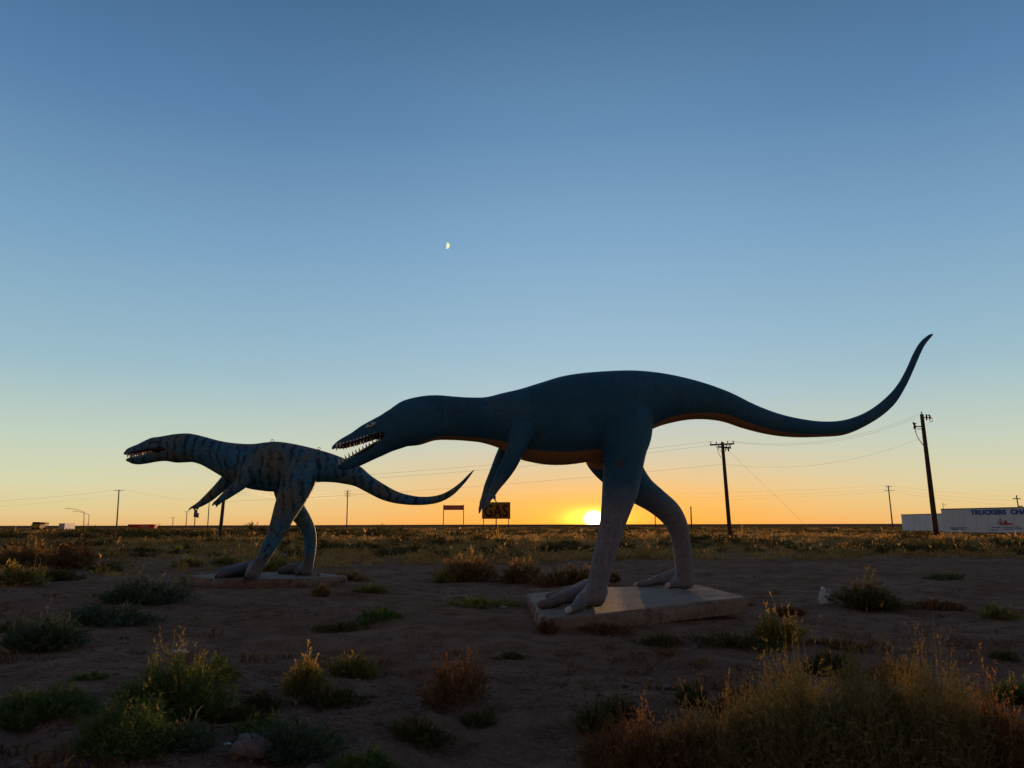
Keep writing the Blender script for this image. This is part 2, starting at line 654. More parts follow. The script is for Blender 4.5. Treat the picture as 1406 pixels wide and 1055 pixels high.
def concrete_mat():
    m, k = new_mat("weathered_concrete")
    co = k.n('ShaderNodeTexCoord').outputs['Object']
    c = k.mix(k.ramp(k.noise(co, 1.4, 6, .65), [(.35, 0.0), (.65, 1.0)]), (.19, .16, .125), (.26, .22, .18))
    c = k.mix(k.ramp(k.noise(co, 9, 6, .7), [(.52, 0.0), (.7, .8)]), c, (.10, .075, .06))
    c = k.mix(k.ramp(k.noise(co, 60, 3, .7), [(.55, 0.0), (.7, .5)]), c, (.30, .28, .25))
    crack = k.m('SUBTRACT', 1.0, k.ramp(k.m('ABSOLUTE', k.m('SUBTRACT', k.noise(co, .7, 5, .6), .5)), [(.0, 0.0), (.008, 1.0)]))
    c = k.mix(k.m('MULTIPLY', crack, .8), c, (.04, .03, .025))
    c = k.mix(k.ramp(k.noise(co, 2.6, 7, .75), [(.50, 0.0), (.62, .5)]), c, (.15, .095, .07))
    h = k.m('ADD', k.noise(co, 14, 6, .7), k.m('MULTIPLY', k.noise(co, 70, 4, .7), .4))
    h = k.m('SUBTRACT', h, crack)
    bn = k.n('ShaderNodeBump', None, Strength=.7, Distance=.02, Height=h)
    b = k.n('ShaderNodeBsdfPrincipled', None, Base_Color=c, Roughness=.85, Normal=bn.outputs[0])
    k.n('ShaderNodeOutputMaterial', None, Surface=b.outputs[0])
    return m


CONC = concrete_mat()
PL2 = plane_of(.25, .045, .0, .5, 11.4)
PL1 = plane_of(.25, 0, 0, 0, 0)
build_slab("concrete_slab", PL2, [(724, 815.5), (738.5, 839.5), (744, 846), (753, 847.5), (800, 845), (1021.5, 819.8), (958.8, 803.4), (840, 806.5)], .27,
           "tilted concrete slab under the large blue statue, its right end overhanging the dirt", 3, CONC)
build_slab("concrete_slab", PL1, [(258.5, 790.6), (300, 795.2), (401, 794.4), (475, 791), (440, 787.2), (330, 786.4)], .24,
           "low concrete slab under the striped statue at left", 5, CONC)


# ---- paint
def blue_paint():
    m, k = new_mat("blue_statue_paint")
    tcx = k.n('ShaderNodeTexCoord').outputs['Object']
    under = k.n('ShaderNodeAttribute', {'attribute_name': 'belly'}).outputs['Fac']
    leg0 = k.n('ShaderNodeAttribute', {'attribute_name': 'leg'}).outputs['Fac']
    mouth = k.n('ShaderNodeAttribute', {'attribute_name': 'mouth'}).outputs['Fac']
    n1 = k.noise(tcx, 1.3, 6, .6)
    n2 = k.noise(tcx, 9, 6, .7)
    leg = k.ramp(k.m('ADD', leg0, k.m('MULTIPLY', k.m('SUBTRACT', k.noise(tcx, 5.5, 7, .75), .5), .9)), [(.15, 0.0), (.75, 1.0)])
    c = k.mix(k.ramp(n1, [(.35, 0.0), (.65, 1.0)]), (.013, .094, .165), (.030, .130, .215))
    c = k.mix(k.ramp(n2, [(.5, 0.0), (.75, .6)]), c, (.035, .075, .105))
    c = k.mix(k.ramp(k.noise(tcx, .8, 7, .7), [(.56, 0.0), (.64, .55)]), c, (.060, .125, .165))
    seam = k.m('SUBTRACT', 1.0, k.ramp(k.m('ABSOLUTE', k.m('SUBTRACT', k.noise(tcx, 1.1, 3, .5), .47)), [(.0, 0.0), (.006, 1.0)]))
    c = k.mix(k.m('MULTIPLY', seam, .6), c, (.012, .035, .05))
    # brush streaks down the flank
    mp = k.n('ShaderNodeMapping', None, Vector=tcx)
    mp.inputs['Scale'].default_value = (14, 14, 1.4)
    st = k.noise(mp.outputs[0], 1.0, 4, .6)
    c = k.mix(k.ramp(st, [(.5, 0.0), (.8, .35)]), c, (.02, .08, .12))
    c = k.mix(k.m('MULTIPLY', under, 1.0), c, k.mix(n2, (.48, .23, .08), (.36, .165, .06)))
    legc = k.mix(k.ramp(n2, [(.3, 0.0), (.7, 1.0)]), (.15, .165, .20), (.25, .24, .265))  # lighter grey carries the glare painted over the legs
    legc = k.mix(k.ramp(k.noise(tcx, 22, 5, .7), [(.52, 0.0), (.62, .7)]), legc, (.08, .08, .095))
    legc = k.mix(k.ramp(k.m('ADD', k.n('ShaderNodeSeparateXYZ', None, i0=tcx).outputs[2], k.m('MULTIPLY', n2, .25)), [(.10, .6), (.40, 0.0)]), legc, (.18, .145, .13))
    c = k.mix(leg, c, legc)
    c = k.mix(mouth, c, (.05, .018, .015))
    # scuffs
    sc = k.ramp(k.noise(tcx, 34, 2, .5), [(.70, 0.0), (.74, .6)])
    c = k.mix(sc, c, (.13, .13, .13))
    wr = k.m('MULTIPLY', leg, k.m('SINE', k.m('ADD', k.m('MULTIPLY', k.n('ShaderNodeSeparateXYZ', None, i0=tcx).outputs[2], 55.0), k.m('MULTIPLY', n1, 16.0))))
    h = k.m('ADD', k.m('ADD', k.m('MULTIPLY', n2, .8), k.m('MULTIPLY', k.noise(tcx, 45, 4, .7), .25)), k.m('MULTIPLY', wr, .09))
    bn = k.n('ShaderNodeBump', None, Strength=.6, Distance=.03, Height=h)
    b = k.n('ShaderNodeBsdfPrincipled', None, Base_Color=c, Roughness=.72, Normal=bn.outputs[0])
    b.inputs['Specular IOR Level'].default_value = .25
    k.n('ShaderNodeOutputMaterial', None, Surface=b.outputs[0])
    return m


def striped_paint():
    m, k = new_mat("striped_statue_paint")
    tcx = k.n('ShaderNodeTexCoord').outputs['Object']
    leg = k.n('ShaderNodeAttribute', {'attribute_name': 'leg'}).outputs['Fac']
    mouth = k.n('ShaderNodeAttribute', {'attribute_name': 'mouth'}).outputs['Fac']
    back = k.n('ShaderNodeAttribute', {'attribute_name': 'back'}).outputs['Fac']
    sp = k.n('ShaderNodeSeparateXYZ', None, i0=tcx)
    n1 = k.noise(tcx, .9, 5, .6)
    n2 = k.noise(tcx, 7, 6, .7)
    grey = k.mix(n2, (.090, .125, .120), (.19, .195, .14))
    blue = k.mix(n2, (.022, .135, .235), (.055, .21, .34))
    c = k.mix(k.ramp(k.m('ADD', n1, k.m('MULTIPLY', leg, .05)), [(.43, 0.0), (.56, .95)]), grey, blue)
    c = k.mix(k.m('MULTIPLY', back, .75), c, k.mix(n2, (.14, .118, .115), (.19, .16, .14)))
    olive = k.ramp(k.noise(k.vm('ADD', tcx, (5, 2, 3)), 1.6, 4), [(.58, 0.0), (.68, .7)])
    c = k.mix(olive, c, (.17, .16, .07))
    # wavy dark stripes across the body
    wv = k.m('ADD', sp.outputs[0], k.m('MULTIPLY', k.m('SUBTRACT', k.noise(tcx, 2.0, 5, .65), .5), .62))
    s1 = k.m('SINE', k.m('MULTIPLY', wv, 27.0))
    stripe = k.ramp(s1, [(.25, 0.0), (.75, 1.0)])
    smask = k.ramp(k.noise(tcx, 3.6, 5, .7), [(.42, 0.05), (.53, 1.0)])
    stripe = k.m('MULTIPLY', k.m('MULTIPLY', stripe, smask), k.m('SUBTRACT', 1.0, k.m('MULTIPLY', leg, .8)))
    c = k.mix(k.m('MULTIPLY', stripe, .82), c, (.012, .018, .028))
    # blotches on the limbs
    vor = k.n('ShaderNodeTexVoronoi', None, Vector=k.vm('ADD', tcx, k.n('ShaderNodeVectorMath', {'operation': 'SCALE'}, i0=(1, 1, 1), Scale=k.m('MULTIPLY', n2, .25)).outputs[0]), Scale=8.5)
    spots = k.m('MULTIPLY', k.m('LESS_THAN', vor.outputs['Distance'], .34), k.ramp(k.noise(tcx, 2.2, 3), [(.42, 0.0), (.5, 1.0)]))
    c = k.mix(k.m('MULTIPLY', spots, k.m('MULTIPLY_ADD', leg, .6, .35)), c, (.010, .014, .020))
    vein = k.ramp(k.m('ABSOLUTE', k.m('SUBTRACT', k.noise(tcx, 3.5, 4, .6), .5)), [(.0, .75), (.035, 0.0)])
    c = k.mix(k.m('MULTIPLY', vein, leg), c, (.012, .02, .03))
    lowb = k.ramp(k.m('ADD', k.m('MULTIPLY', sp.outputs[2], 1.0), k.m('MULTIPLY', n2, .12)), [(.42, .75), (.75, 0.0)])
    c = k.mix(lowb, c, (.15, .13, .125))
    c = k.mix(mouth, c, (.03, .014, .012))
    h = k.m('ADD', k.m('MULTIPLY', n2, .8), k.m('MULTIPLY', k.noise(tcx, 45, 4, .7), .25))
    h = k.m('SUBTRACT', h, k.m('MULTIPLY', stripe, .25))
    bn = k.n('ShaderNodeBump', None, Strength=.6, Distance=.03, Height=h)
    b = k.n('ShaderNodeBsdfPrincipled', None, Base_Color=c, Roughness=.7, Normal=bn.outputs[0])
    b.inputs['Specular IOR Level'].default_value = .25
    k.n('ShaderNodeOutputMaterial', None, Surface=b.outputs[0])
    return m


TOOTH = simple_mat("tooth_white", (.70, .70, .67), (.5, .49, .46), 30, .5)
CLAW = simple_mat("claw_white", (.55, .56, .57), (.38, .38, .38), 20, .45)
CLAWD = simple_mat("claw_dark", (.05, .045, .04), (.09, .085, .08), 20, .6)
EYEW = simple_mat("eye_grey", (.62, .64, .64), (.5, .52, .52), 20, .5)
EYEB = simple_mat("eye_black", (.01, .01, .01), (.015, .015, .015), 20, .4)
RUST = simple_mat("rusty_steel", (.11, .06, .04), (.06, .045, .04), 30, .7, .3, 60)
REDP = simple_mat("red_spray_paint", (.17, .035, .045), (.10, .04, .05), 30, .7)
DRIP = simple_mat("rust_scratch", (.13, .055, .03), (.06, .05, .045), 18, .8)


def add_attr(me, name, vals):
    a = me.attributes.new(name, 'FLOAT', 'POINT')
    a.data.foreach_set('value', np.asarray(vals, np.float32))


def body_fields(me, rec):
    n = len(me.vertices)
    co = np.empty(n * 3, np.float32)
    me.vertices.foreach_get('co', co)
    co = co.reshape(-1, 3).astype(float)
    nor = np.empty(n * 3, np.float32)
    me.vertices.foreach_get('normal', nor)
    nor = nor.reshape(-1, 3)
    C, N, w = rec
    t = np.empty(n); s = np.empty(n); ci = np.empty(n, int)
    for a in range(0, n, 20000):
        d = co[a:a + 20000, None, :] - C[None]
        idx = np.argmin((d ** 2).sum(-1), 1)
        dd = d[np.arange(len(idx)), idx]
        Nl = (N[idx] ** 2).sum(-1)
        t[a:a + 20000] = (dd * N[idx]).sum(-1) / np.maximum(Nl, 1e-6)
        perp = dd - N[idx] * ((dd * N[idx]).sum(-1) / np.maximum(Nl, 1e-6))[:, None]
        s[a:a + 20000] = np.sqrt((perp ** 2).sum(-1)) / np.maximum(w[idx], 1e-3)
        ci[a:a + 20000] = idx
    return co, nor, t, s, ci


def tooth_mesh(h, r, name, mat):
    V, F = [], []
    n = 7
    for k_, (zz, rr) in enumerate(((0.25, 1.0), (-.25, .85), (-.65, .5), (-1.0, .08))):
        for j in range(n):
            a = 2 * math.pi * j / n
            V.append((math.cos(a) * rr * r, math.sin(a) * rr * r * .8, zz * h))
    for i in range(3):
        for j in range(n):
            F.append((i * n + j, (i + 1) * n + j, (i + 1) * n + (j + 1) % n, i * n + (j + 1) % n))
    F.append(tuple(range(n))); F.append(tuple(range(3 * n, 4 * n))[::-1])
    me = bpy.data.meshes.new(name)
    me.from_pydata(V, [], F)
    me.polygons.foreach_set('use_smooth', [True] * len(F))
    me.materials.append(mat)
    return me


def place_tooth(me, root, pos, down, scale, seed):
    o = bpy.data.objects.new("tooth", me)
    COL.objects.link(o)
    o.parent = root
    o.location = pos - abs_loc(root)
    q = (-down).to_track_quat('Z', 'Y')
    o.rotation_mode = 'QUATERNION'
    o.rotation_quaternion = q
    o.scale = (scale, scale, scale * (0.85 + .3 * random.Random(seed).random()))
    return o


def teeth_row(me, root, fr, poly, wfun, down2d, count, side, seed0, scale=1.0, inset=.9):
    """poly: lip polyline in px (on the l=-w side)"""
    P = np.array(poly, float)
    seg = np.r_[0, np.cumsum(np.hypot(*np.diff(P, axis=0).T))]
    for i in range(count):
        f = (i + .5) / count
        s_ = f * seg[-1]
        x = np.interp(s_, seg, P[:, 0]); y = np.interp(s_, seg, P[:, 1])
        w = wfun(f) * inset
        p = fr.p(x, y, -wfun(f))          # position at the near lip
        p = p + fr.v * (wfun(f) - w) if side < 0 else p + fr.v * (wfun(f) + w)
        jit = random.Random(seed0 + i)
        dn = (fr.u * (down2d[0] + jit.uniform(-.1, .1)) + Vector((0, 0, down2d[1])) + fr.v * (-.08 * side)).normalized()
        place_tooth(me, root, p, dn, scale * (1.0 if f < .85 else .8), seed0 * 7 + i)


def ribbon_on(bvh, pts_px, wpx, name, mat, root, off=.006):
    """painted line following the surface"""
    V, F = [], []
    prev = None
    for (x, y) in pts_px:
        r = ray(x, y)
        loc, nor, _, dist = bvh.ray_cast(CAMP, r)
        if loc is None: continue
        if prev is not None:
            side = (loc - prev[0]).cross(nor)
            if side.length > 1e-6:
                side = side.normalized() * wpx * dist / FPX * .5
                k = len(V)
                for q, nn in (prev[:2], (loc, nor)):
                    V += [q - side + nn * off, q + side + nn * off]
                F.append((k, k + 1, k + 3, k + 2))
        prev = (loc, nor)
    return V, F


# =============== large blue statue
def build_blue():
    fr = Frame((2.3, 13.5, 0), R(11))
    base = fr.O + Vector((0, 0, .34))
    root = empty("dinosaur_statue", base, "large dark blue dinosaur statue with orange belly, gaping jaws and upturned tail", "dinosaur statue")
    mb = MB()
    rec = []
    body = [(538, 560, 547, 616, .80), (553, 550.6, 558, 613.4, .84), (576.6, 544.6, 577, 611.3, .86), (599, 542.9, 598, 605, .88), (622, 544.6, 622, 604.6, .88),
            (645, 546, 643, 606, .9), (667.6, 545.5, 663, 608.5, .95), (690, 540, 688, 616.5, .95), (713, 534.8, 712, 630, .92), (746, 524.6, 744, 637.5, .9),
            (771, 517.3, 771, 639, .88), (800, 512.8, 798, 636.6, .88), (839, 510, 832, 630, .88), (870, 509.4, 862, 612, .88), (900, 512, 893, 591, .92), (930, 517.3, 922, 581, .95),
            (964, 526, 955, 576, .97), (1000, 539, 990, 578.5, 1), (1032.6, 554.9, 1022, 588.6, 1), (1064, 567, 1055, 596.8, 1), (1095, 574.6, 1088, 600.6, 1),
            (1129, 578.8, 1129, 600.3, 1), (1160, 576.5, 1163, 596.5, 1), (1190, 565.5, 1200, 578.5, 1), (1215, 547.6, 1226, 557.3, 1), (1232.5, 528.5, 1242.5, 532, 1),
            (1245, 506.5, 1253.8, 508, 1), (1254.5, 485, 1262.5, 488, 1), (1264, 469.2, 1269.5, 474.5, 1), (1275, 459.6, 1277.8, 464.4, 1), (1281, 457.8, 1281.8, 460, 1)]
    spine_loft(mb, fr, body, 6, None, rec)
    # jaws: (top px, lip px, half width m)
    upper = [(458, 610.5, 459.5, 616, .07), (463, 606, 465, 613.5, .10), (470, 601.5, 472.5, 612, .125), (482, 594.6, 485, 609.3, .155), (496.2, 584.6, 498, 605, .18), (510, 577, 511, 600.5, .205),
             (522, 570.5, 522, 596, .225), (532, 564, 534, 597.5, .245), (550, 553, 552, 596, .25)]
    spine_loft(mb, fr, upper, 5, 'upper')
    lower = [(463.5, 640.5, 465, 643.5, .065), (468, 636.3, 470, 645.6, .095), (476, 630.8, 480, 645, .12), (490.5, 623.3, 495, 640, .15), (507.6, 614, 513.3, 631.5, .185), (522, 606, 529, 624.5, .215),
             (532, 598, 539, 620, .24), (550, 592, 556, 614.5, .25)]
    spine_loft(mb, fr, lower, 5, 'lower')
    # brow ridge
    # hips, near leg
    near = [(846, 552, 50, -.18, .55), (857, 590, 40, -.42, .85), (857, 618, 31, -.58, .95), (855, 645, 27, -.68, 1.0), (851.5, 672, 25, -.78, 1.0), (845.5, 700, 20.5, -.88, 1.0), (839, 727, 17.0, -.94, 1.0),
            (832, 755, 16.0, -.99, 1.0), (825, 782, 14.6, -1.03, 1.0), (820, 806, 14.2, -1.06, 1.0), (817, 822, 14.5, -1.08, 1.0)]
    limb(mb, fr, near)
    far = [(836, 590, 42, .22, .6), (840, 620, 40, .42, .85), (855, 648, 30, .55, .95), (877, 671, 21.5, .66, 1.0), (899, 687, 17.8, .76, 1.0), (919, 704, 16.6, .85, 1.0), (930, 723, 14.6, .92, 1.0),
           (935.5, 745, 12.9, .98, 1.0), (938.5, 768, 12.5, 1.03, 1.0), (939.5, 788, 12.3, 1.06, 1.0), (940, 799, 13.2, 1.08, 1.0)]
    limb(mb, fr, far)
    # arms
    limb(mb, fr, [(727, 572, 17, -.36, .6), (716, 594, 17.5, -.50, .8), (708, 617, 13.0, -.60, .9), (699, 638, 11.2, -.65, .9), (688.5, 655, 9.6, -.67, .9), (680.5, 668.5, 7.0, -.69, .9),
                  (676, 677, 5.8, -.70, .9), (672.5, 684, 4.6, -.71, .9)], 5, 18)
    limb(mb, fr, [(720, 580, 15, .30, .7), (700, 610, 12.0, .48, .9), (689, 630, 10.0, .55, .9), (680.5, 650, 9.0, .58, .9), (672.5, 668, 8.0, .59, .9), (667, 682, 6.2, .6, .9), (662, 692, 4.6, .6, .9)], 5, 18)
    # fingers (three on each hand)
    for pts, l in ((((675, 676), (678.5, 682), (680, 688)), -.62), (((673, 682), (669, 690), (665.8, 698)), -.72), (((672, 683), (670.8, 691), (669.8, 699)), -.80),
                   (((663, 690), (659.5, 698), (658.3, 705)), .58), (((664, 690), (663.4, 696), (663, 702.5)), .66), (((668, 683), (670, 689), (668.5, 695)), .52)):
        limb(mb, fr, [(pts[0][0], pts[0][1], 4.0, l * .98, .9), (pts[1][0], pts[1][1], 2.9, l, .9), (pts[2][0], pts[2][1], 1.8, l, .9)], 4, 12)
    # feet
    claws = []

    def toe(anx, any_, tipx, tipy, r0, r1, claw=True):
        a = slab_top(PL2, anx, any_); b = slab_top(PL2, tipx, tipy)
        zs = lambda p, r: Vector((p.x, p.y, p.z + r * .85))
        mid = a.lerp(b, .5)
        blob_chain(mb, [(zs(a, r0 * 1.5), r0 * 1.15), (zs(a.lerp(b, .28), r0), r0), (zs(mid, r0 * .95), (r0 + r1) / 2), (zs(a.lerp(b, .78), r1), r1), (zs(b, r1 * .8), r1 * .8)], 18, 5, .9)
        if claw:
            claws.append((b, (b - a).normalized(), r1))

    toe(820, 829, 781.5, 843.5, .175, .085)
    toe(812, 826, 742, 836.5, .17, .10, False)
    toe(806, 822, 752, 824, .15, .09, False)
    toe(941, 806, 919, 808.5, .16, .09)
    toe(936, 804, 876, 806, .165, .075)
    toe(932, 802, 886, 803, .13, .075, False)
    me = remesh(mb, "body", .022, 7)
    co, nor, t, s, ci = body_fields(me, rec[0])
    C = rec[0][0]
    pr = co - np.array(fr.O)
    uu = pr @ np.array(fr.u)
    ll = pr @ np.array(fr.v)
    r2 = t ** 2 + s ** 2
    ns = len(C)
    ang = -t / np.sqrt(np.maximum(r2, 1e-6))
    # belly band: wide under the trunk, narrow at throat and tail tip
    f = ci / (ns - 1)
    thr = np.interp(f, [0, .03, .07, .2, .3, .5, .62, .8, .9, 1], [1.2, 1.1, .90, .86, .74, .72, .70, .75, .9, 1.1])
    edge = .018 + .02 * vnoise(uu * 3, ll * 3, 3)
    belly = sstep(ang + .06 * vnoise(uu * 1.3, ll * 0, 7), thr - edge, thr + edge) * (1 - sstep(r2, 1.30, 1.55))
    # legs below the hip greyed: sun glare put into the colour, plus some dirt
    leg = (1 - sstep(co[:, 2] + .18 * vnoise(uu * 2, ll * 2 + co[:, 2], 5), 1.3, 2.75)) * (1 - sstep(-uu, 2.0, 2.3)) * sstep(r2, 1.0, 1.4)
    handm = sstep(-uu, 1.3, 1.7) * (1 - sstep(co[:, 2], 1.9, 2.7)) * sstep(r2, 1.3, 1.7) * .55
    leg = np.maximum(leg, handm)
    pA = fr.p(459, 622); pB = fr.p(530, 596)
    uA, uB = (pA - fr.O).dot(fr.u), (pB - fr.O).dot(fr.u)
    zm = np.interp(uu, [uA, uB], [pA.z, pB.z])
    fl = sstep(uu, uA, uA + .02) * (1 - sstep(uu, uB + .02, uB + .10))
    # lip heights along the mouth
    upl = np.array([[(fr.p(x, y) - fr.O).dot(fr.u), fr.p(x, y).z] for _, _, x, y, _ in upper])
    lol = np.array([[(fr.p(x, y) - fr.O).dot(fr.u), fr.p(x, y).z] for x, y, _, _, _ in lower])
    dU = np.interp(uu, upl[:, 0], upl[:, 1]) - co[:, 2]
    dL = co[:, 2] - np.interp(uu, lol[:, 0], lol[:, 1])
    mouth = fl * np.maximum(sstep(-nor[:, 2], .35, .6) * (dU > -.03) * (co[:, 2] > zm), sstep(nor[:, 2], .35, .6) * (dL > -.03) * (co[:, 2] < zm))
    belly = belly * (1 - fl)
    add_attr(me, 'belly', belly); add_attr(me, 'leg', leg); add_attr(me, 'mouth', mouth)
    finish_body(me, root, blue_paint(), base)
    bvh = BVHTree.FromPolygons([v.co.copy() for v in me.vertices], [tuple(p.vertices) for p in me.polygons])
    shift_mesh(me, base)
    # teeth
    tm = tooth_mesh(.085, .026, "tooth", TOOTH)
    up_lip = [(460.5, 611.5), (467.8, 609.6), (482.5, 606.4), (501.9, 599.8), (513.3, 595.3), (525, 591.3)]
    lo_lip = [(464, 637.5), (474.6, 631.5), (490.5, 622.8), (507.6, 613), (524.6, 603.5)]
    wu = lambda f: np.interp(f, [0, .3, .7, 1], [.09, .145, .19, .22])
    wl = lambda f: np.interp(f, [0, .3, .7, 1], [.09, .13, .18, .215])
    teeth_row(tm, root, fr, up_lip, wu, (-.12, -1), 14, -1, 10)
    teeth_row(tm, root, fr, up_lip, wu, (-.12, -1), 14, 1, 40)
    teeth_row(tm, root, fr, lo_lip, wl, (-.30, 1), 13, -1, 70, .9)
    teeth_row(tm, root, fr, lo_lip, wl, (-.30, 1), 13, 1, 100, .9)
    GUM = simple_mat("mouth_dark_red", (.045, .016, .013), (.03, .012, .01), 12, .6)
    mg = MB(); spine_loft(mg, fr, [(462, 611.5, 462.5, 616.5, 1.0), (471, 607.5, 472.5, 615.8, 2.6), (485, 603.5, 486.5, 612.6, 2.9), (500, 599, 501.5, 608, 3.4), (512, 595, 513.5, 604.3, 3.6), (521, 592.5, 522.5, 600.5, 3.8), (528, 590.5, 529, 598, 3.6)], 4)
    mesh_obj("palate", mg.V, mg.F, GUM, root, True)
    mg = MB(); spine_loft(mg, fr, [(468, 635.2, 469, 639.5, 3), (480, 627.5, 482, 633, 3.5), (495, 619, 498, 625.5, 3.9), (510, 610, 513, 617, 4.4), (521, 604, 524, 611.5, 4), (528, 600, 530, 607, 3.8)], 4)
    mesh_obj("lower_gum", mg.V, mg.F, GUM, root, True)
    mg = MB(); spine_loft(mg, fr, [(516, 597.5, 517, 603.5, 3.2), (523, 593.5, 524, 605, 2.8), (530, 591.5, 531, 603, 3.2)], 4)
    mesh_obj("throat", mg.V, mg.F, GUM, root, True)
    # eye (near side), pupil
    def patch(cxy, pts, name, mat, parent, off, dome=0.0):
        rr = [ray(*p) for p in pts]
        vs = []
        loc0, n0, _, d0 = bvh.ray_cast(CAMP, ray(*cxy))
        for r in rr:
            loc, nn, _, dd = bvh.ray_cast(CAMP, r)
            vs.append((loc if loc is not None else loc0) + n0 * off)
        vs.append(loc0 + n0 * (off + dome))
        n = len(pts)
        # close the back so it has thickness
        vb = [v - n0 * (off + .02) for v in vs[:n]]
        F = [(i, (i + 1) % n, n) for i in range(n)]
        F += [(i, n + 1 + i, n + 1 + (i + 1) % n, (i + 1) % n) for i in range(n)]
        return mesh_obj(name, vs + vb, F, mat, parent, True)
    eye = patch((509, 583), [(501.8, 587.5), (504, 583.8), (508.5, 581.2), (513, 580), (516.8, 580.6), (514, 583.4), (510, 585.4), (506, 586.8)], "eye", EYEW, root, .008, .02)
    pup = [(508.6 + 1.5 * math.cos(a), 583.6 + 1.5 * math.sin(a)) for a in np.linspace(0, 2 * math.pi, 9)[:-1]]
    patch((508.6, 583.6), pup, "pupil", EYEB, eye, .042, .012)
    # graffiti scratches on the neck and the red tag on the thigh
    rnd = random.Random(4)
    for (x, y0, y1, drift) in ((606, 548, 576, 4), (617, 547, 575, 8), (628, 548, 570, 3), (641, 549, 572, 6), (652, 548, 566, 1), (538, 566, 582, -3), (526, 573, 588, -4)):
        pts = [(x + drift * q + rnd.uniform(-.5, .5), y0 + (y1 - y0) * q) for q in np.linspace(0, 1, 14)]
        V, F = ribbon_on(bvh, pts, .7, "", DRIP, root, .004)
        if F: mesh_obj("scratch", V, F, DRIP, root)
    V, F = [], []
    for pts in ([(847, 632), (847, 640)], [(847, 632), (850, 632), (850, 636), (847, 636), (850.5, 640)], [(853, 632), (853, 640)], [(853, 636), (856, 632)], [(853, 636), (857, 640)], [(846, 641), (858, 640.5)], [(850, 634), (854, 637)]):
        dense = []
        for a, b in zip(pts[:-1], pts[1:]):
            for q in np.linspace(0, 1, 4): dense.append((a[0] + (b[0] - a[0]) * q, a[1] + (b[1] - a[1]) * q))
        v, f_ = ribbon_on(bvh, dense, 1.0, "", REDP, root, .006)
        k = len(V); V += v; F += [tuple(i + k for i in q) for q in f_]
    if F: tag(mesh_obj("graffiti", V, F, REDP, root), "small red spray-painted scrawl on the thigh")
    # claws
    for b, d, r1 in claws:
        c = b + Vector((0, 0, r1 * .75))
        mbc = MB(); blob_chain(mbc, [(c - d * .01, r1 * .62), (c + d * r1 * .55 + Vector((0, 0, -.005)), r1 * .55), (c + d * r1 * 1.15 - Vector((0, 0, r1 * .35)), r1 * .2)], 12, 4)
        mesh_obj("claw", mbc.V, mbc.F, CLAW, root, True)
    return root, fr


def shift_mesh(me, base):
    n = len(me.vertices)
    co = np.empty(n * 3, np.float32)
    me.vertices.foreach_get('co', co)
    co = co.reshape(-1, 3) - np.array(base, np.float32)
    me.vertices.foreach_set('co', co.ravel())
    me.update()


def finish_body(me, root, mat, base):
    me.polygons.foreach_set('use_smooth', np.ones(len(me.polygons), bool))
    me.materials.clear()
    me.materials.append(mat)
    o = bpy.data.objects.new("body", me)
    COL.objects.link(o)
    o.parent = root
    return o


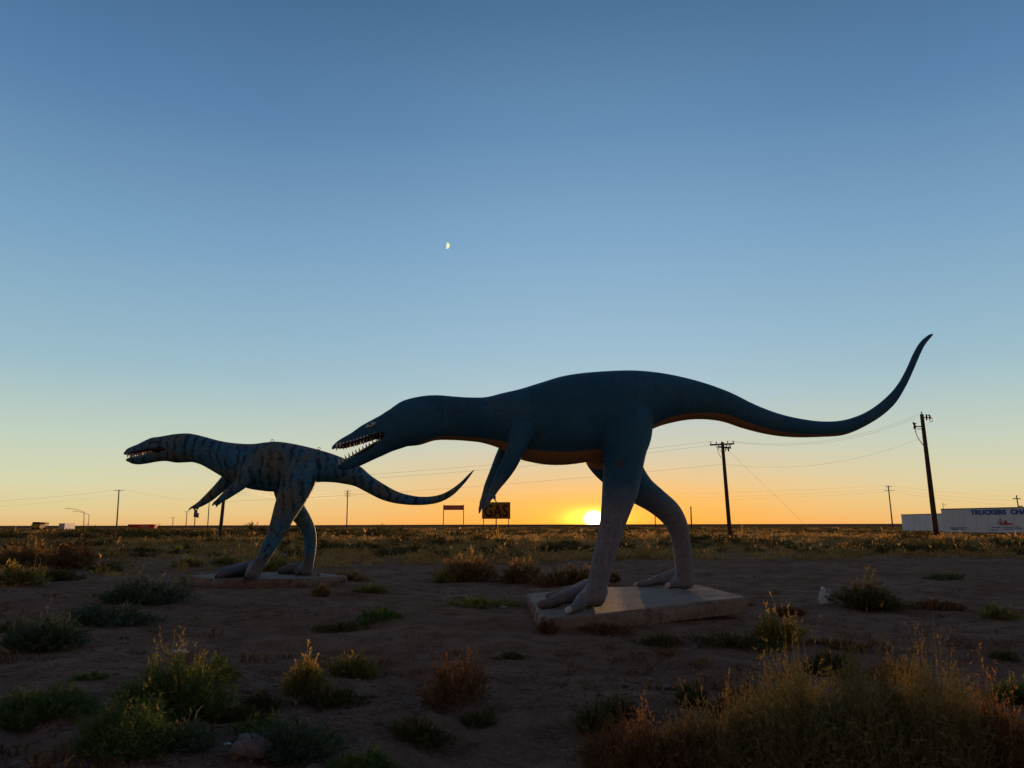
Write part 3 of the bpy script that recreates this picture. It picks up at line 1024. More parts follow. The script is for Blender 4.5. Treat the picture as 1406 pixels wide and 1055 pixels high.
def build_striped():
    fr = Frame((-6.2, 20.6, 0), R(4))
    base = fr.O + Vector((0, 0, .25))
    root = empty("dinosaur_statue", base, "grey and blue striped dinosaur statue at left with its arms stretched forward", "dinosaur statue")
    mb = MB()
    rec = []
    body = [(229, 598, 231, 633.5, .8), (241.8, 596, 241, 635.6, .85), (257, 595.2, 256, 635.2, .88), (268, 596.6, 264, 635, .9), (284, 600.6, 276, 638.4, .92), (302, 605.4, 290, 646, .95), (322, 608.6, 309, 657, .95),
            (346.6, 609.8, 337, 670, .92), (365, 607.6, 360, 674.4, .9), (381, 606.6, 378, 675.6, .88), (400, 609, 398, 674, .86), (420, 613.2, 416, 667, .86), (440, 618.3, 436, 662.6, .9),
            (460, 624.6, 455, 662.6, .95), (480, 633, 470, 664.4, 1), (496, 641.5, 487, 668, 1), (510, 653.6, 502, 675.5, 1), (530, 666.6, 524, 686.4, 1), (550, 676.6, 547, 692.2, 1), (576.6, 682, 576.6, 694, 1), (600, 680.3, 602, 690.6, 1),
            (617, 673.3, 621, 681, 1), (632.5, 661.8, 636, 666.4, 1), (644, 650.4, 646.5, 653.4, 1), (651, 644.2, 652, 645.6, 1)]
    spine_loft(mb, fr, body, 6, None, rec)
    upper = [(172.5, 619.5, 174, 624.5, .09), (174.6, 616.4, 178, 624.4, .13), (182, 613, 184, 623.6, .16), (189.5, 610, 191, 622.6, .185), (199, 605.3, 200, 620.6, .21), (208.5, 601.2, 211, 618.8, .24), (220, 599.6, 221, 617.3, .27), (232, 597.5, 232, 616, .28)]
    spine_loft(mb, fr, upper, 5, 'upper')
    lower = [(176, 630, 176.5, 634.5, .09), (180, 629, 181, 637, .13), (190, 627.2, 189.5, 638.2, .16), (203, 624.8, 201, 637, .20), (214, 622.6, 214, 634.5, .24), (226, 620.6, 227, 633.4, .27), (236, 619, 237, 635, .28)]
    spine_loft(mb, fr, lower, 5, 'lower')
    near = [(412, 640, 25, -.25, .6), (410, 658, 24, -.45, .85), (402, 680, 20.5, -.58, .95), (392, 702, 16.5, -.70, 1.0), (382.5, 724, 12.8, -.82, 1.0), (372, 746, 10.4, -.92, 1.0), (361, 767, 8.6, -1.0, 1.0),
            (352, 782, 8.4, -1.05, 1.0), (348, 789, 8.6, -1.1, 1.0)]
    limb(mb, fr, near)
    far = [(398, 652, 24, .25, .6), (396, 676, 19, .45, .9), (405, 698, 13.5, .6, 1.0), (415, 712, 11, .7, 1.0), (423, 726, 9.4, .8, 1.0), (426, 742, 8.6, .88, 1.0), (425.3, 760, 7.6, .93, 1.0), (423, 776, 7.4, .98, 1.0), (421, 785, 8.2, 1.0, 1.0)]
    limb(mb, fr, far)
    limb(mb, fr, [(346, 634, 14, -.35, .6), (340, 648, 12.5, -.52, .85), (333, 662, 9.2, -.62, .9), (321, 672.5, 7.2, -.68, .9), (309, 681.5, 5.8, -.71, .9), (300, 688.4, 3.8, -.73, .9), (296, 691.5, 2.8, -.73, .9)], 5, 18)
    limb(mb, fr, [(330, 640, 14, .30, .7), (316, 656, 10.5, .5, .9), (303, 668.5, 8.0, .56, .9), (289, 681.5, 6.6, .6, .9), (277, 690.8, 4.8, .62, .9), (268, 696, 3.2, .62, .9)], 5, 18)
    for pts, l in ((((299, 688), (294, 690.8), (291.3, 695.5)), -.70), (((300, 688.5), (298, 693.5), (296.4, 697.2)), -.76), (((304, 685.5), (302.5, 690.5), (300.4, 694)), -.64),
                   (((271, 694.5), (264, 696.5), (258.5, 701.2)), .60), (((271, 695), (268, 697.5), (266.4, 701.8)), .66), (((273, 693), (271, 698), (270, 700.5)), .54)):
        limb(mb, fr, [(pts[0][0], pts[0][1], 2.5, l, .9), (pts[1][0], pts[1][1], 2.0, l, .9), (pts[2][0], pts[2][1], 1.1, l, .9)], 4, 12)
    claws = []

    def toe(anx, any_, tipx, tipy, r0, r1, over=0.0):
        a = slab_top(PL1, anx, any_); b = slab_top(PL1, tipx, tipy)
        zs = lambda p, r: Vector((p.x, p.y, p.z + r * .85))
        pts = [(zs(a, r0 * 1.3), r0 * 1.15), (zs(a.lerp(b, .3), r0), r0), (zs(a.lerp(b, .6), r0 * .9), (r0 + r1) / 2), (zs(b, r1), r1)]
        if over:
            d = (b - a).normalized()
            pts.append((zs(b + d * .12, r1 * .5), r1 * .8))
            claws.append((b + d * .17 + Vector((0, 0, .02)), r1))
        blob_chain(mb, pts, 18, 5, .95)

    toe(350, 791, 342, 795, .19, .12, 1)
    toe(347, 790, 306, 794, .20, .14, 1)
    toe(345, 789, 304, 789.5, .18, .13)
    toe(421, 788, 384, 788.4, .18, .10)
    toe(421, 788, 408, 790.2, .17, .10)
    toe(421, 787.6, 388, 787.2, .15, .10)
    me = remesh(mb, "body", .026, 6)
    co, nor, t, s, ci = body_fields(me, rec[0])
    pr = co - np.array(fr.O)
    uu = pr @ np.array(fr.u); ll = pr @ np.array(fr.v)
    r2 = t ** 2 + s ** 2
    ang = t / np.sqrt(np.maximum(r2, 1e-6))
    back = sstep(ang + .15 * vnoise(uu * 2, ll * 2, 4), .72, .9)
    leg = (1 - sstep(co[:, 2], 1.5, 2.3)) * sstep(r2, .95, 1.35)
    pA = fr.p(175, 627); pB = fr.p(224, 619)
    uA, uB = (pA - fr.O).dot(fr.u), (pB - fr.O).dot(fr.u)
    zm = np.interp(uu, [uA, uB], [pA.z, pB.z])
    fl = sstep(uu, uA, uA + .02) * (1 - sstep(uu, uB + .02, uB + .12))
    mouth = fl * np.maximum(sstep(-nor[:, 2], .35, .6) * (co[:, 2] > zm) * (co[:, 2] < zm + .16), sstep(nor[:, 2], .35, .6) * (co[:, 2] < zm) * (co[:, 2] > zm - .16))
    add_attr(me, 'leg', leg); add_attr(me, 'mouth', mouth); add_attr(me, 'back', back)
    finish_body(me, root, striped_paint(), base)
    bvh = BVHTree.FromPolygons([v.co.copy() for v in me.vertices], [tuple(p.vertices) for p in me.polygons])
    shift_mesh(me, base)
    tm = tooth_mesh(.085, .03, "tooth", TOOTH)
    up_lip = [(174, 624), (182, 623.2), (199, 620.2), (212, 618.2), (222, 616.8)]
    lo_lip = [(177, 629.6), (190.6, 627.2), (203.4, 624.8), (216, 622.2)]
    wu = lambda f: np.interp(f, [0, .3, .7, 1], [.11, .17, .22, .25])
    wl = lambda f: np.interp(f, [0, .3, .7, 1], [.11, .16, .21, .24])
    teeth_row(tm, root, fr, up_lip, wu, (-.1, -1), 15, -1, 210)
    teeth_row(tm, root, fr, up_lip, wu, (-.1, -1), 15, 1, 240)
    teeth_row(tm, root, fr, lo_lip, wl, (-.15, 1), 14, -1, 270, .8)
    teeth_row(tm, root, fr, lo_lip, wl, (-.15, 1), 14, 1, 300, .8)
    GUM = bpy.data.materials["mouth_dark_red"]
    mg = MB(); spine_loft(mg, fr, [(177, 621.5, 178, 625.5, 3.0), (190, 619, 191, 624.3, 4.2), (203, 616.5, 204, 622, 4.8), (214, 615, 215, 620.6, 5), (228, 613, 229, 619.5, 4.6)], 4)
    mesh_obj("palate", mg.V, mg.F, GUM, root, True)
    mg = MB(); spine_loft(mg, fr, [(212, 617, 213, 622.5, 4.6), (220, 615.5, 221, 622.6, 4.2), (231, 614, 232, 622, 4.0)], 4)
    mesh_obj("throat", mg.V, mg.F, GUM, root, True)
    # closed eye slit
    V, F = ribbon_on(bvh, [(207, 608.5), (210, 607.2), (213.5, 606.8), (217, 607.6)], 1.6, "", EYEB, root, .006)
    if F: mesh_obj("eye", V, F, EYEB, root)
    # lifting rings on the back
    for (x, y) in ((373.8, 605.2), (438, 616.0)):
        c = fr.p(x, y, 0)
        mbr = MB()
        pts = [c + (fr.u * math.cos(a) + Vector((0, 0, 1)) * math.sin(a)) * .035 for a in np.linspace(-.6 * math.pi, 1.6 * math.pi, 16)]
        mbr.tube(pts, .008, 6)
        mbr.build("lifting_ring", RUST, root, True)
    for b, r1 in claws:
        for k in (-1, 1):
            mbc = MB()
            c = b + fr.u * (.07 * k) + fr.v * .03
            blob_chain(mbc, [(c + Vector((0, 0, .06)), .035), (c - fr.v * .05, .028), (c - fr.v * .06 - Vector((0, 0, .10)), .008)], 10, 4)
            mesh_obj("claw", mbc.V, mbc.F, CLAWD, root, True)
    return root, fr


build_blue()
build_striped()


# ------------------------------------------------------------------ vegetation
def veg_mat(name, ca, cb, tip, trans=.35):
    m, k = new_mat(name)
    tone = k.n('ShaderNodeAttribute', {'attribute_name': 'tone'}).outputs['Fac']
    tipa = k.n('ShaderNodeAttribute', {'attribute_name': 'tip'}).outputs['Fac']
    c = k.mix(tone, ca, cb)
    c = k.mix(tipa, c, tip)
    d = k.n('ShaderNodeBsdfDiffuse', None, Color=c)
    t = k.n('ShaderNodeBsdfTranslucent', None, Color=c)
    mx = k.n('ShaderNodeMixShader', None, i0=trans, i1=d.outputs[0], i2=t.outputs[0])
    k.n('ShaderNodeOutputMaterial', None, Surface=mx.outputs[0])
    return m


VM = {
    'G': veg_mat("green_weed", (.070, .130, .050), (.14, .19, .055), (.30, .26, .07)),
    'B': veg_mat("bluegreen_weed", (.060, .105, .070), (.12, .16, .095), (.22, .20, .12)),
    'O': veg_mat("olive_weed", (.16, .16, .045), (.28, .24, .075), (.50, .36, .09), .45),
    'F': veg_mat("dry_grass", (.28, .175, .06), (.56, .36, .13), (.60, .40, .14), .5),
    'T': veg_mat("dry_weed", (.17, .105, .045), (.32, .20, .085), (.48, .29, .11), .45),
    'R': veg_mat("redbrown_weed", (.14, .075, .040), (.22, .12, .060), (.32, .175, .075), .3),
    'D': veg_mat("dark_weed", (.075, .075, .032), (.14, .125, .05), (.20, .16, .07)),
    'K': veg_mat("tall_weed", (.17, .165, .070), (.26, .23, .10), (.27, .20, .08), .18),
}


def weed_arrays(rs, Rr, Hh, nst, leaf=1.0, spikes=.12, blade=.006, upright=.5, nleaf=9, leafl=.05, mat_=False):
    """stems as bent ribbons with small leaves; returns V, T, tone, tip (per vertex)"""
    K = 5
    th0 = rs.uniform(0, 2 * np.pi, nst)
    phi = th0 + rs.normal(0, .5, nst)
    lob = 1 + .30 * np.sin(phi * 2 + rs.uniform(0, 6)) + .22 * np.sin(phi * 5 + rs.uniform(0, 6)) + .12 * np.sin(phi * 9 + rs.uniform(0, 6))
    q = rs.uniform(0, 1, nst) ** .6
    rb = Rr * (.8 if mat_ else .72 if upright > .5 else .40) * q * lob
    re = rb + Rr * rs.uniform(.05, .38, nst) * lob if upright > .5 else Rr * q * lob
    he = Hh * np.sqrt(np.clip(1 - (q * .93) ** 2, .03, 1)) * rs.uniform(.40, 1.12, nst) * (1 + .28 * np.sin(phi * 3 + rs.uniform(0, 6)))
    sp = rs.uniform(0, 1, nst) < spikes
    he = np.where(sp, he * rs.uniform(1.2, 1.75, nst), he)
    re = np.where(sp, re * .7, re)
    b = np.stack([rb * np.cos(th0), rb * np.sin(th0), np.full(nst, -.02)], 1)
    e = np.stack([re * np.cos(phi), re * np.sin(phi), he], 1)
    c = b * .4 + e * .6
    c[:, 2] = he * (.55 + .4 * upright)
    c[:, :2] = b[:, :2] + (e[:, :2] - b[:, :2]) * (1 - upright * .75)[..., None] if hasattr(upright, '__len__') else b[:, :2] + (e[:, :2] - b[:, :2]) * (1 - upright * .75)
    c += rs.normal(0, .05 * Rr, c.shape)
    ts = np.linspace(0, 1, K)[None, :, None]
    P = (1 - ts) ** 2 * b[:, None] + 2 * ts * (1 - ts) * c[:, None] + ts ** 2 * e[:, None]
    side = rs.normal(0, 1, (nst, 1, 3)); side[..., 2] *= .3
    side /= np.linalg.norm(side, axis=-1, keepdims=True)
    w = blade * (1.1 - ts) * rs.uniform(.7, 1.3, (nst, 1, 1))
    L, Rt = P - side * w, P + side * w
    V = np.stack([L, Rt], 2).reshape(-1, 3)                      # nst*K*2
    idx = np.arange(nst)[:, None] * K * 2 + np.arange(K - 1)[None] * 2
    T1 = np.stack([idx, idx + 1, idx + 3], -1).reshape(-1, 3)
    T2 = np.stack([idx, idx + 3, idx + 2], -1).reshape(-1, 3)
    stone = rs.uniform(0, 1, nst)
    tone = np.repeat(stone, K * 2)
    tipv = (np.repeat(sp, K * 2) * np.tile(np.repeat(np.linspace(0, 1, K) > .6, 2), nst)).astype(float)
    T = [T1, T2]; Vs = [V]; n0 = len(V)
    # leaves
    if nleaf:
        tl = rs.uniform(.15, 1, (nst, nleaf, 1))
        Pl = (1 - tl) ** 2 * b[:, None] + 2 * tl * (1 - tl) * c[:, None] + tl ** 2 * e[:, None]
        tan = 2 * (1 - tl) * (c - b)[:, None] + 2 * tl * (e - c)[:, None]
        tan /= np.linalg.norm(tan, axis=-1, keepdims=True) + 1e-9
        d = tan * .9 + rs.normal(0, .55, Pl.shape)
        d[..., 2] += .15
        d /= np.linalg.norm(d, axis=-1, keepdims=True)
        ll = leafl * rs.uniform(.5, 1.3, (nst, nleaf, 1)) * leaf
        s2 = np.cross(d, rs.normal(0, 1, Pl.shape)); s2 /= np.linalg.norm(s2, axis=-1, keepdims=True) + 1e-9
        a1 = Pl + s2 * ll * .13; a2 = Pl - s2 * ll * .13; a3 = Pl + d * ll
        Vl = np.stack([a1, a2, a3], 2).reshape(-1, 3)
        Vs.append(Vl)
        T.append((np.arange(len(Vl)) + n0).reshape(-1, 3))
        tone = np.r_[tone, np.repeat(np.clip(stone[:, None] + rs.normal(0, .2, (nst, nleaf)), 0, 1).ravel(), 3)]
        tipv = np.r_[tipv, np.repeat((sp[:, None] & (tl[..., 0] > .62)).ravel().astype(float), 3)]
    return np.vstack(Vs), np.vstack(T), tone, tipv


def veg_object(name, V, T, tone, tipv, mat, loc):
    me = fast_mesh(name, V, T)
    add_attr(me, 'tone', tone); add_attr(me, 'tip', tipv)
    me.materials.append(mat)
    o = bpy.data.objects.new(name, me)
    COL.objects.link(o)
    o.location = loc
    return o


SH = [
    # x, base y, width px, height px, kind, label, options
    (238, 982, 125, 88, 'G', "wide green weed with yellowish upright tips, upper bush of the big left clump", dict(sp=.14)),
    (292, 936, 66, 38, 'O', "brownish olive weed behind the right shoulder of the big green left clump", {}),
    (178, 1030, 150, 78, 'G', "green weed nearest the bottom left, below the yellow-tipped bush", dict(sp=.05)),
    (255, 1028, 90, 40, 'B', "low grey green weed right of the bottom left bush", {}),
    (325, 988, 70, 22, 'D', "low dark weed mat right of the big green left clump", dict(mat=1)),
    (60, 892, 82, 58, 'B', "round dark blue-green weed near the left edge", dict(sp=.03)),
    (12, 868, 40, 12, 'D', "thin dark weed patch cut by the left edge", dict(mat=1)),
    (155, 858, 110, 32, 'B', "long dark green weed left of the striped statue, lower of two", dict(sp=.05)),
    (198, 828, 105, 36, 'B', "dark green weed with tan stalks by the left slab, upper of two", dict(sp=.2)),
    (266, 800, 34, 10, 'O', "small olive tuft touching the left end of the striped statue's slab", {}),
    (50, 985, 118, 42, 'G', "green weed mat cut by the left edge low in the picture", dict(sp=.04)),
    (419, 952, 48, 62, 'O', "narrow upright olive weed with orange tips left of centre foreground", dict(sp=.25)),
    (485, 931, 50, 38, 'O', "compact yellow-green weed between the orange-tipped weeds", dict(sp=.02)),
    (450, 966, 74, 24, 'D', "low dark weed below the compact yellow-green one", dict(mat=1)),
    (362, 972, 48, 26, 'D', "sparse dark weed left of the narrow upright one", {}),
    (400, 1038, 118, 56, 'B', "pale grey-green weed with one tall stalk at bottom beside the grey rock", dict(sp=.06)),
    (350, 1005, 60, 22, 'G', "small green weed above the grey rock", dict(mat=1)),
    (498, 1062, 80, 28, 'G', "green weed cut by the bottom edge left of centre", {}),
    (625, 962, 104, 74, 'R', "large reddish brown dry weed with orange tips in the centre foreground", dict(sp=.10, thin=1)),
    (575, 1012, 86, 26, 'D', "sparse dark weed around the crumpled white paper", dict(mat=1)),
    (655, 996, 52, 18, 'D', "small dark weed right of the crumpled white paper", dict(mat=1)),
    (642, 798, 66, 42, 'T', "bushy golden dry weed beyond the dirt, left of three in a row", dict(sp=.1)),
    (610, 800, 34, 16, 'O', "low olive tuft at the foot of the bushy golden weed", {}),
    (716, 799, 58, 34, 'T', "golden dry weed in the middle of the row behind the blue statue's slab", dict(sp=.1)),
    (762, 802, 46, 22, 'T', "small golden dry weed left of the near blue leg", dict(sp=.1)),
    (792, 802, 60, 28, 'T', "backlit golden dry weed touching the near blue leg", dict(sp=.12)),
    (843, 800, 13, 16, 'T', "tiny golden tuft just right of the near blue leg", {}),
    (518, 850, 66, 15, 'G', "flat green weed patch on bare dirt left of the blue statue's slab", dict(mat=1)),
    (466, 866, 60, 12, 'D', "flat dark weed patch nearest the green flat one", dict(mat=1)),
    (510, 814, 34, 11, 'O', "small olive tuft on dirt between the two slabs", {}),
    (478, 797, 46, 12, 'T', "thin dry tuft at the right end of the striped statue's slab", {}),
    (430, 803, 52, 17, 'R', "brown dry weed leaning on the front of the striped statue's slab", {}),
    (440, 818, 30, 13, 'T', "small tan tuft in front of the striped statue's slab", {}),
    (366, 784, 60, 26, 'O', "yellow-olive weed behind the feet of the striped statue", dict(sp=.1)),
    (306, 776, 36, 15, 'O', "olive tuft behind the left end of the striped statue's slab", {}),
    (258, 778, 36, 13, 'O', "pale olive tuft near the yellow litter", {}),
    (142, 782, 16, 10, 'D', "tiny dark tuft on the bare dirt at far left", {}),
    (98, 780, 66, 42, 'R', "rust-coloured dry weed mass at left, right one", dict(sp=.05)),
    (40, 778, 76, 40, 'T', "tan dry weed mass at the left edge, upper one", dict(sp=.05)),
    (22, 803, 60, 28, 'O', "olive dry weed at the left edge below the tan mass", dict(sp=.1)),
    (80, 798, 60, 20, 'D', "dark low weed under the rust-coloured mass", {}),
    (655, 833, 90, 12, 'O', "thin straw patch left of the blue statue's slab", dict(mat=1)),
    (815, 1003, 66, 56, 'D', "dark leafy weed left of the foreground thicket, left stem cluster", dict(sp=.15, thin=1)),
    (850, 990, 50, 44, 'D', "dark leafy weed left of the foreground thicket, right stem cluster", dict(sp=.15, thin=1)),
    (952, 966, 54, 30, 'D', "small dark leafy weed above the foreground thicket", dict(sp=.1)),
    (895, 1075, 170, 92, 'R', "brown dense weed at bottom, left part of the foreground thicket", dict(sp=.1, dens=1.5)),
    (1020, 1000, 90, 62, 'R', "dark reddish weed behind the foreground thicket", dict(sp=.08)),
    (1000, 1070, 150, 100, 'K', "olive grey tall weed at bottom, second from left in the thicket", dict(sp=.12, dens=1.5)),
    (1100, 985, 62, 68, 'O', "bright yellow-green spiky weed rising above the thicket", dict(sp=.5)),
    (1110, 1085, 180, 165, 'K', "tall grey-green weed in the middle of the foreground thicket", dict(sp=.1, dens=1.7)),
    (1205, 1085, 170, 160, 'K', "tall grey-green weed right of the middle of the foreground thicket", dict(sp=.16, dens=1.6)),
    (1290, 1085, 150, 165, 'K', "tall weed with orange seed stalks, right part of the thicket", dict(sp=.14, dens=1.5)),
    (1060, 1045, 120, 78, 'K', "shorter olive weed filling the gap left of the yellow-green spiky one", dict(sp=.08, dens=1.4)),
    (1240, 1020, 130, 84, 'K', "olive weed standing behind the right half of the thicket", dict(sp=.25, dens=1.2)),
    (1340, 1045, 110, 90, 'K', "olive weed with rusty tips behind the bottom right corner", dict(sp=.25, dens=1.2)),
    (1368, 1085, 130, 120, 'R', "rusty weed in the bottom right corner", dict(sp=.12, dens=1.3)),
    (1193, 835, 92, 40, 'D', "wide dark green weed with tan tips behind the white plastic bag", dict(sp=.2)),
    (1066, 882, 66, 44, 'O', "yellow-olive weed right of the blue statue's slab", dict(sp=.15)),
    (1010, 888, 90, 18, 'D', "low dark weed mat under the overhanging end of the slab", dict(mat=1)),
    (1085, 845, 40, 12, 'R', "small brown tuft between slab and plastic bag", {}),
    (1300, 795, 44, 6, 'G', "flat green strip on the dirt far to the right", dict(mat=1)),
    (1372, 850, 42, 20, 'O', "small olive weed near the right edge", dict(sp=.15)),
    (1285, 838, 60, 13, 'R', "thin reddish tuft on the dirt at right", {}),
    (905, 884, 62, 12, 'D', "flat dark weed patch just below the front edge of the blue slab", dict(mat=1)),
    (830, 868, 70, 12, 'R', "brown weed litter along the foot of the blue slab", dict(mat=1)),
    (752, 868, 30, 16, 'R', "brown tuft under the left corner of the blue slab", {}),
    (1140, 928, 66, 42, 'D', "dark drooping weed behind the thicket", {}),
    (1232, 930, 70, 26, 'R', "dead brown weed lying behind the thicket", dict(sp=.1)),
    (1160, 890, 80, 12, 'R', "thin line of brown dead weed on the dirt right of the slab", dict(mat=1)),
    (1392, 965, 50, 34, 'G', "green weed at the right edge above the corner", {}),
    (1380, 905, 40, 9, 'D', "faint dark tuft at the right edge", dict(mat=1)),
    (700, 905, 30, 6, 'D', "small dark sprig on the open dirt in the centre", dict(mat=1)),
    (120, 932, 40, 8, 'G', "small green sprig left of the yellow-tipped bush", dict(mat=1)),
]


def build_shrubs():
    for i, (px, py, wpx, hpx, kind, label, op) in enumerate(SH):
        rs = np.random.RandomState(100 + i)
        p = ground_at(px, min(py, 1052)) if py <= 1052 else ground_at(px, 1052)
        if py > 1052:       # rooted just outside the bottom edge
            d = Vector((p.x, p.y, 0)).normalized() * ((py - 1052) * .010)
            p = Vector((p.x - d.x, p.y - d.y, 0)); p.z = th(p.x, p.y)
        m = (p - CAMP).dot(CROT @ Vector((0, 0, -1))) / FPX
        Rr, Hh = wpx * m / 2 * 1.10, hpx * m * (.74 if kind == 'K' else .66)
        if op.get('sp', .08) > .2: Hh *= .85
        small = wpx * hpx
        nst = int(np.clip(small * .13 + 60, 80, 1500) * op.get('dens', 1.0))
        if op.get('thin'): nst = int(nst * .34)
        px_m = max(m * 1.373, .004)      # metres per rendered pixel
        V, T, tone, tipv = weed_arrays(rs, Rr, Hh, nst, 1.0, op.get('sp', .08), blade=min(max(.0018, px_m * .18), .02), upright=.25 if op.get('mat') else (.35 if kind == 'D' else rs.uniform(.55, .85)),
                                       nleaf=12 if small > 1500 else 8, leafl=np.clip(px_m * 4.6, .03, .14), mat_=bool(op.get('mat')))
        # follow the lie of the land
        V[:, 2] += (terrain(V[:, 0] + p.x, V[:, 1] + p.y) - p.z)
        o = veg_object("weed", V, T, tone, tipv, VM[kind], p)
        tag(o, label, "weed", "weeds on the bare dirt")


build_shrubs()


def scatter(name, label, n, seed, dist_fn, kinds, mat, keep=None):
    """one object of small tufts; positions by dist_fn(rs, n) -> x, y ; kinds: list of (w,h,nst)"""
    rs = np.random.RandomState(seed)
    x, y = dist_fn(rs, n)
    if keep is not None:
        kp = keep(x, y, rs)
        x, y = x[kp], y[kp]
    n = len(x)
    temps = [weed_arrays(np.random.RandomState(seed + 7 + q), w, h, ns, 1.0, spk, blade=bl, upright=.6, nleaf=nl, leafl=lf) for q, (w, h, ns, bl, nl, lf, spk) in enumerate(kinds)]
    z = terrain(x, y)
    pick = rs.randint(0, len(temps), n)
    rot = rs.uniform(0, 2 * np.pi, n)
    d = np.hypot(x, y)
    sc = rs.lognormal(0, .35, n)
    Vs, Ts, to, ti = [], [], [], []
    off = 0
    for q, (V, T, tone, tipv) in enumerate(temps):
        ii = np.where(pick == q)[0]
        if not len(ii): continue
        c, s = np.cos(rot[ii])[:, None], np.sin(rot[ii])[:, None]
        S = sc[ii][:, None]
        X = (V[None, :, 0] * c - V[None, :, 1] * s) * S + x[ii][:, None]
        Y = (V[None, :, 0] * s + V[None, :, 1] * c) * S + y[ii][:, None]
        Z = V[None, :, 2] * S * rs.uniform(.7, 1.2, (len(ii), 1)) + z[ii][:, None]
        Vs.append(np.stack([X, Y, Z], -1).reshape(-1, 3))
        Ts.append((T[None] + (np.arange(len(ii)) * len(V))[:, None, None]).reshape(-1, 3) + off)
        off += len(ii) * len(V)
        pt = np.clip(rs.normal(0, .3, (len(ii), 1)) + .9 * (vnoise(x[ii] / 6, y[ii] / 6, 31))[:, None], -.6, .6)
        to.append(np.clip(tone[None] + pt, 0, 1).ravel())
        ti.append(np.tile(tipv, len(ii)))
    o = veg_object(name, np.vstack(Vs), np.vstack(Ts), np.concatenate(to), np.concatenate(ti), mat, (0, 0, 0))
    tag(o, label, "grass" if 'grass' in name else "scrub", kind='stuff')
    return o


def fan(rmin, rmax, p=1.0, amax=50):
    def f(rs, n):
        u = rs.uniform(0, 1, n)
        r = rmin * (rmax / rmin) ** (u ** p)
        a = np.radians(rs.uniform(-amax, amax, n))
        return r * np.sin(a), r * np.cos(a)
    return f


def belt_start(x):
    # nearer on the left of the picture, farther on the right
    az = np.degrees(x)
    return np.interp(az, [-40, -30, -24, -18, 0, 8, 40], [17, 20, 27, 30, 31, 34, 33])


def keep_belt(x, y, rs):
    az = np.arctan2(x, y)
    st = belt_start(az) + 5 * vnoise(x / 4, y / 4, 41)
    dens = np.clip(.65 + 1.6 * vnoise(x / 5, y / 9, 42), 0.1, 1)
    return (y > st) & (rs.uniform(0, 1, len(x)) < dens)


TUF = [(.34, .20, 26, .009, 3, .09, .10), (.42, .16, 30, .009, 3, .08, .0), (.26, .25, 20, .008, 3, .09, .2)]
scatter("dry_grass", "dry tan grass covering the plain beyond the bare dirt", 11500, 11, fan(17, 75, .85), TUF, VM['F'], keep_belt)
TUF2 = [(.8, .17, 20, .022, 4, .16, .0), (1.1, .14, 22, .022, 4, .15, .0)]
scatter("dry_grass", "far dry grass on the plain towards the horizon", 10000, 12, fan(55, 420, .8), TUF2, VM['F'], keep_belt)
BSH = [(.6, .26, 60, .014, 8, .12, .0), (.45, .22, 50, .014, 8, .12, .0), (.8, .22, 70, .014, 8, .12, .03)]
scatter("olive_scrub", "low olive scrub scattered through the dry grass", 1300, 13, fan(30, 130, .8), BSH, VM['D'], lambda x, y, rs: keep_belt(x, y - 5, rs))
BSH2 = [(1.5, .26, 34, .05, 8, .26, .0), (1.2, .22, 30, .05, 8, .26, .0)]
scatter("olive_scrub", "distant scrub out to the horizon", 1800, 14, fan(100, 900, .8), BSH2, VM['D'])
BSH3 = [(1.0, .50, 90, .035, 9, .18, .0), (1.4, .42, 110, .035, 9, .18, .0), (.8, .60, 70, .03, 9, .16, .0)]


def left_sector(rs, n):
    r = rs.uniform(70, 170, n); a_ = np.radians(rs.uniform(-37, -9, n) ** 1.0)
    return r * np.sin(a_), r * np.cos(a_)


scatter("horizon_scrub", "taller dark scrub breaking the skyline at left", 230, 17, left_sector, BSH3, VM['D'], lambda x, y, rs: vnoise(x / 14, y / 14, 71) > -.15)
# a few sprigs on the open dirt
SPR = [(.07, .05, 10, .003, 4, .035, .1), (.12, .05, 16, .003, 5, .035, .1), (.05, .09, 8, .003, 3, .03, .4)]


def keep_dirt(x, y, rs):
    inslab = ((np.hypot((x - 2.3) / 2.4, (y - 13.6) / 2.2) < 1) | (np.hypot((x + 6.6) / 2.6, (y - 20.6) / 1.7) < 1))
    return (~inslab) & (vnoise(x / 1.6, y / 1.6, 51) > .08) & (y < 34)


scatter("sprigs", "tiny dead sprigs and stubble strewn over the bare dirt", 2600, 15, fan(5, 34, 1.0), SPR, VM['R'], keep_dirt)


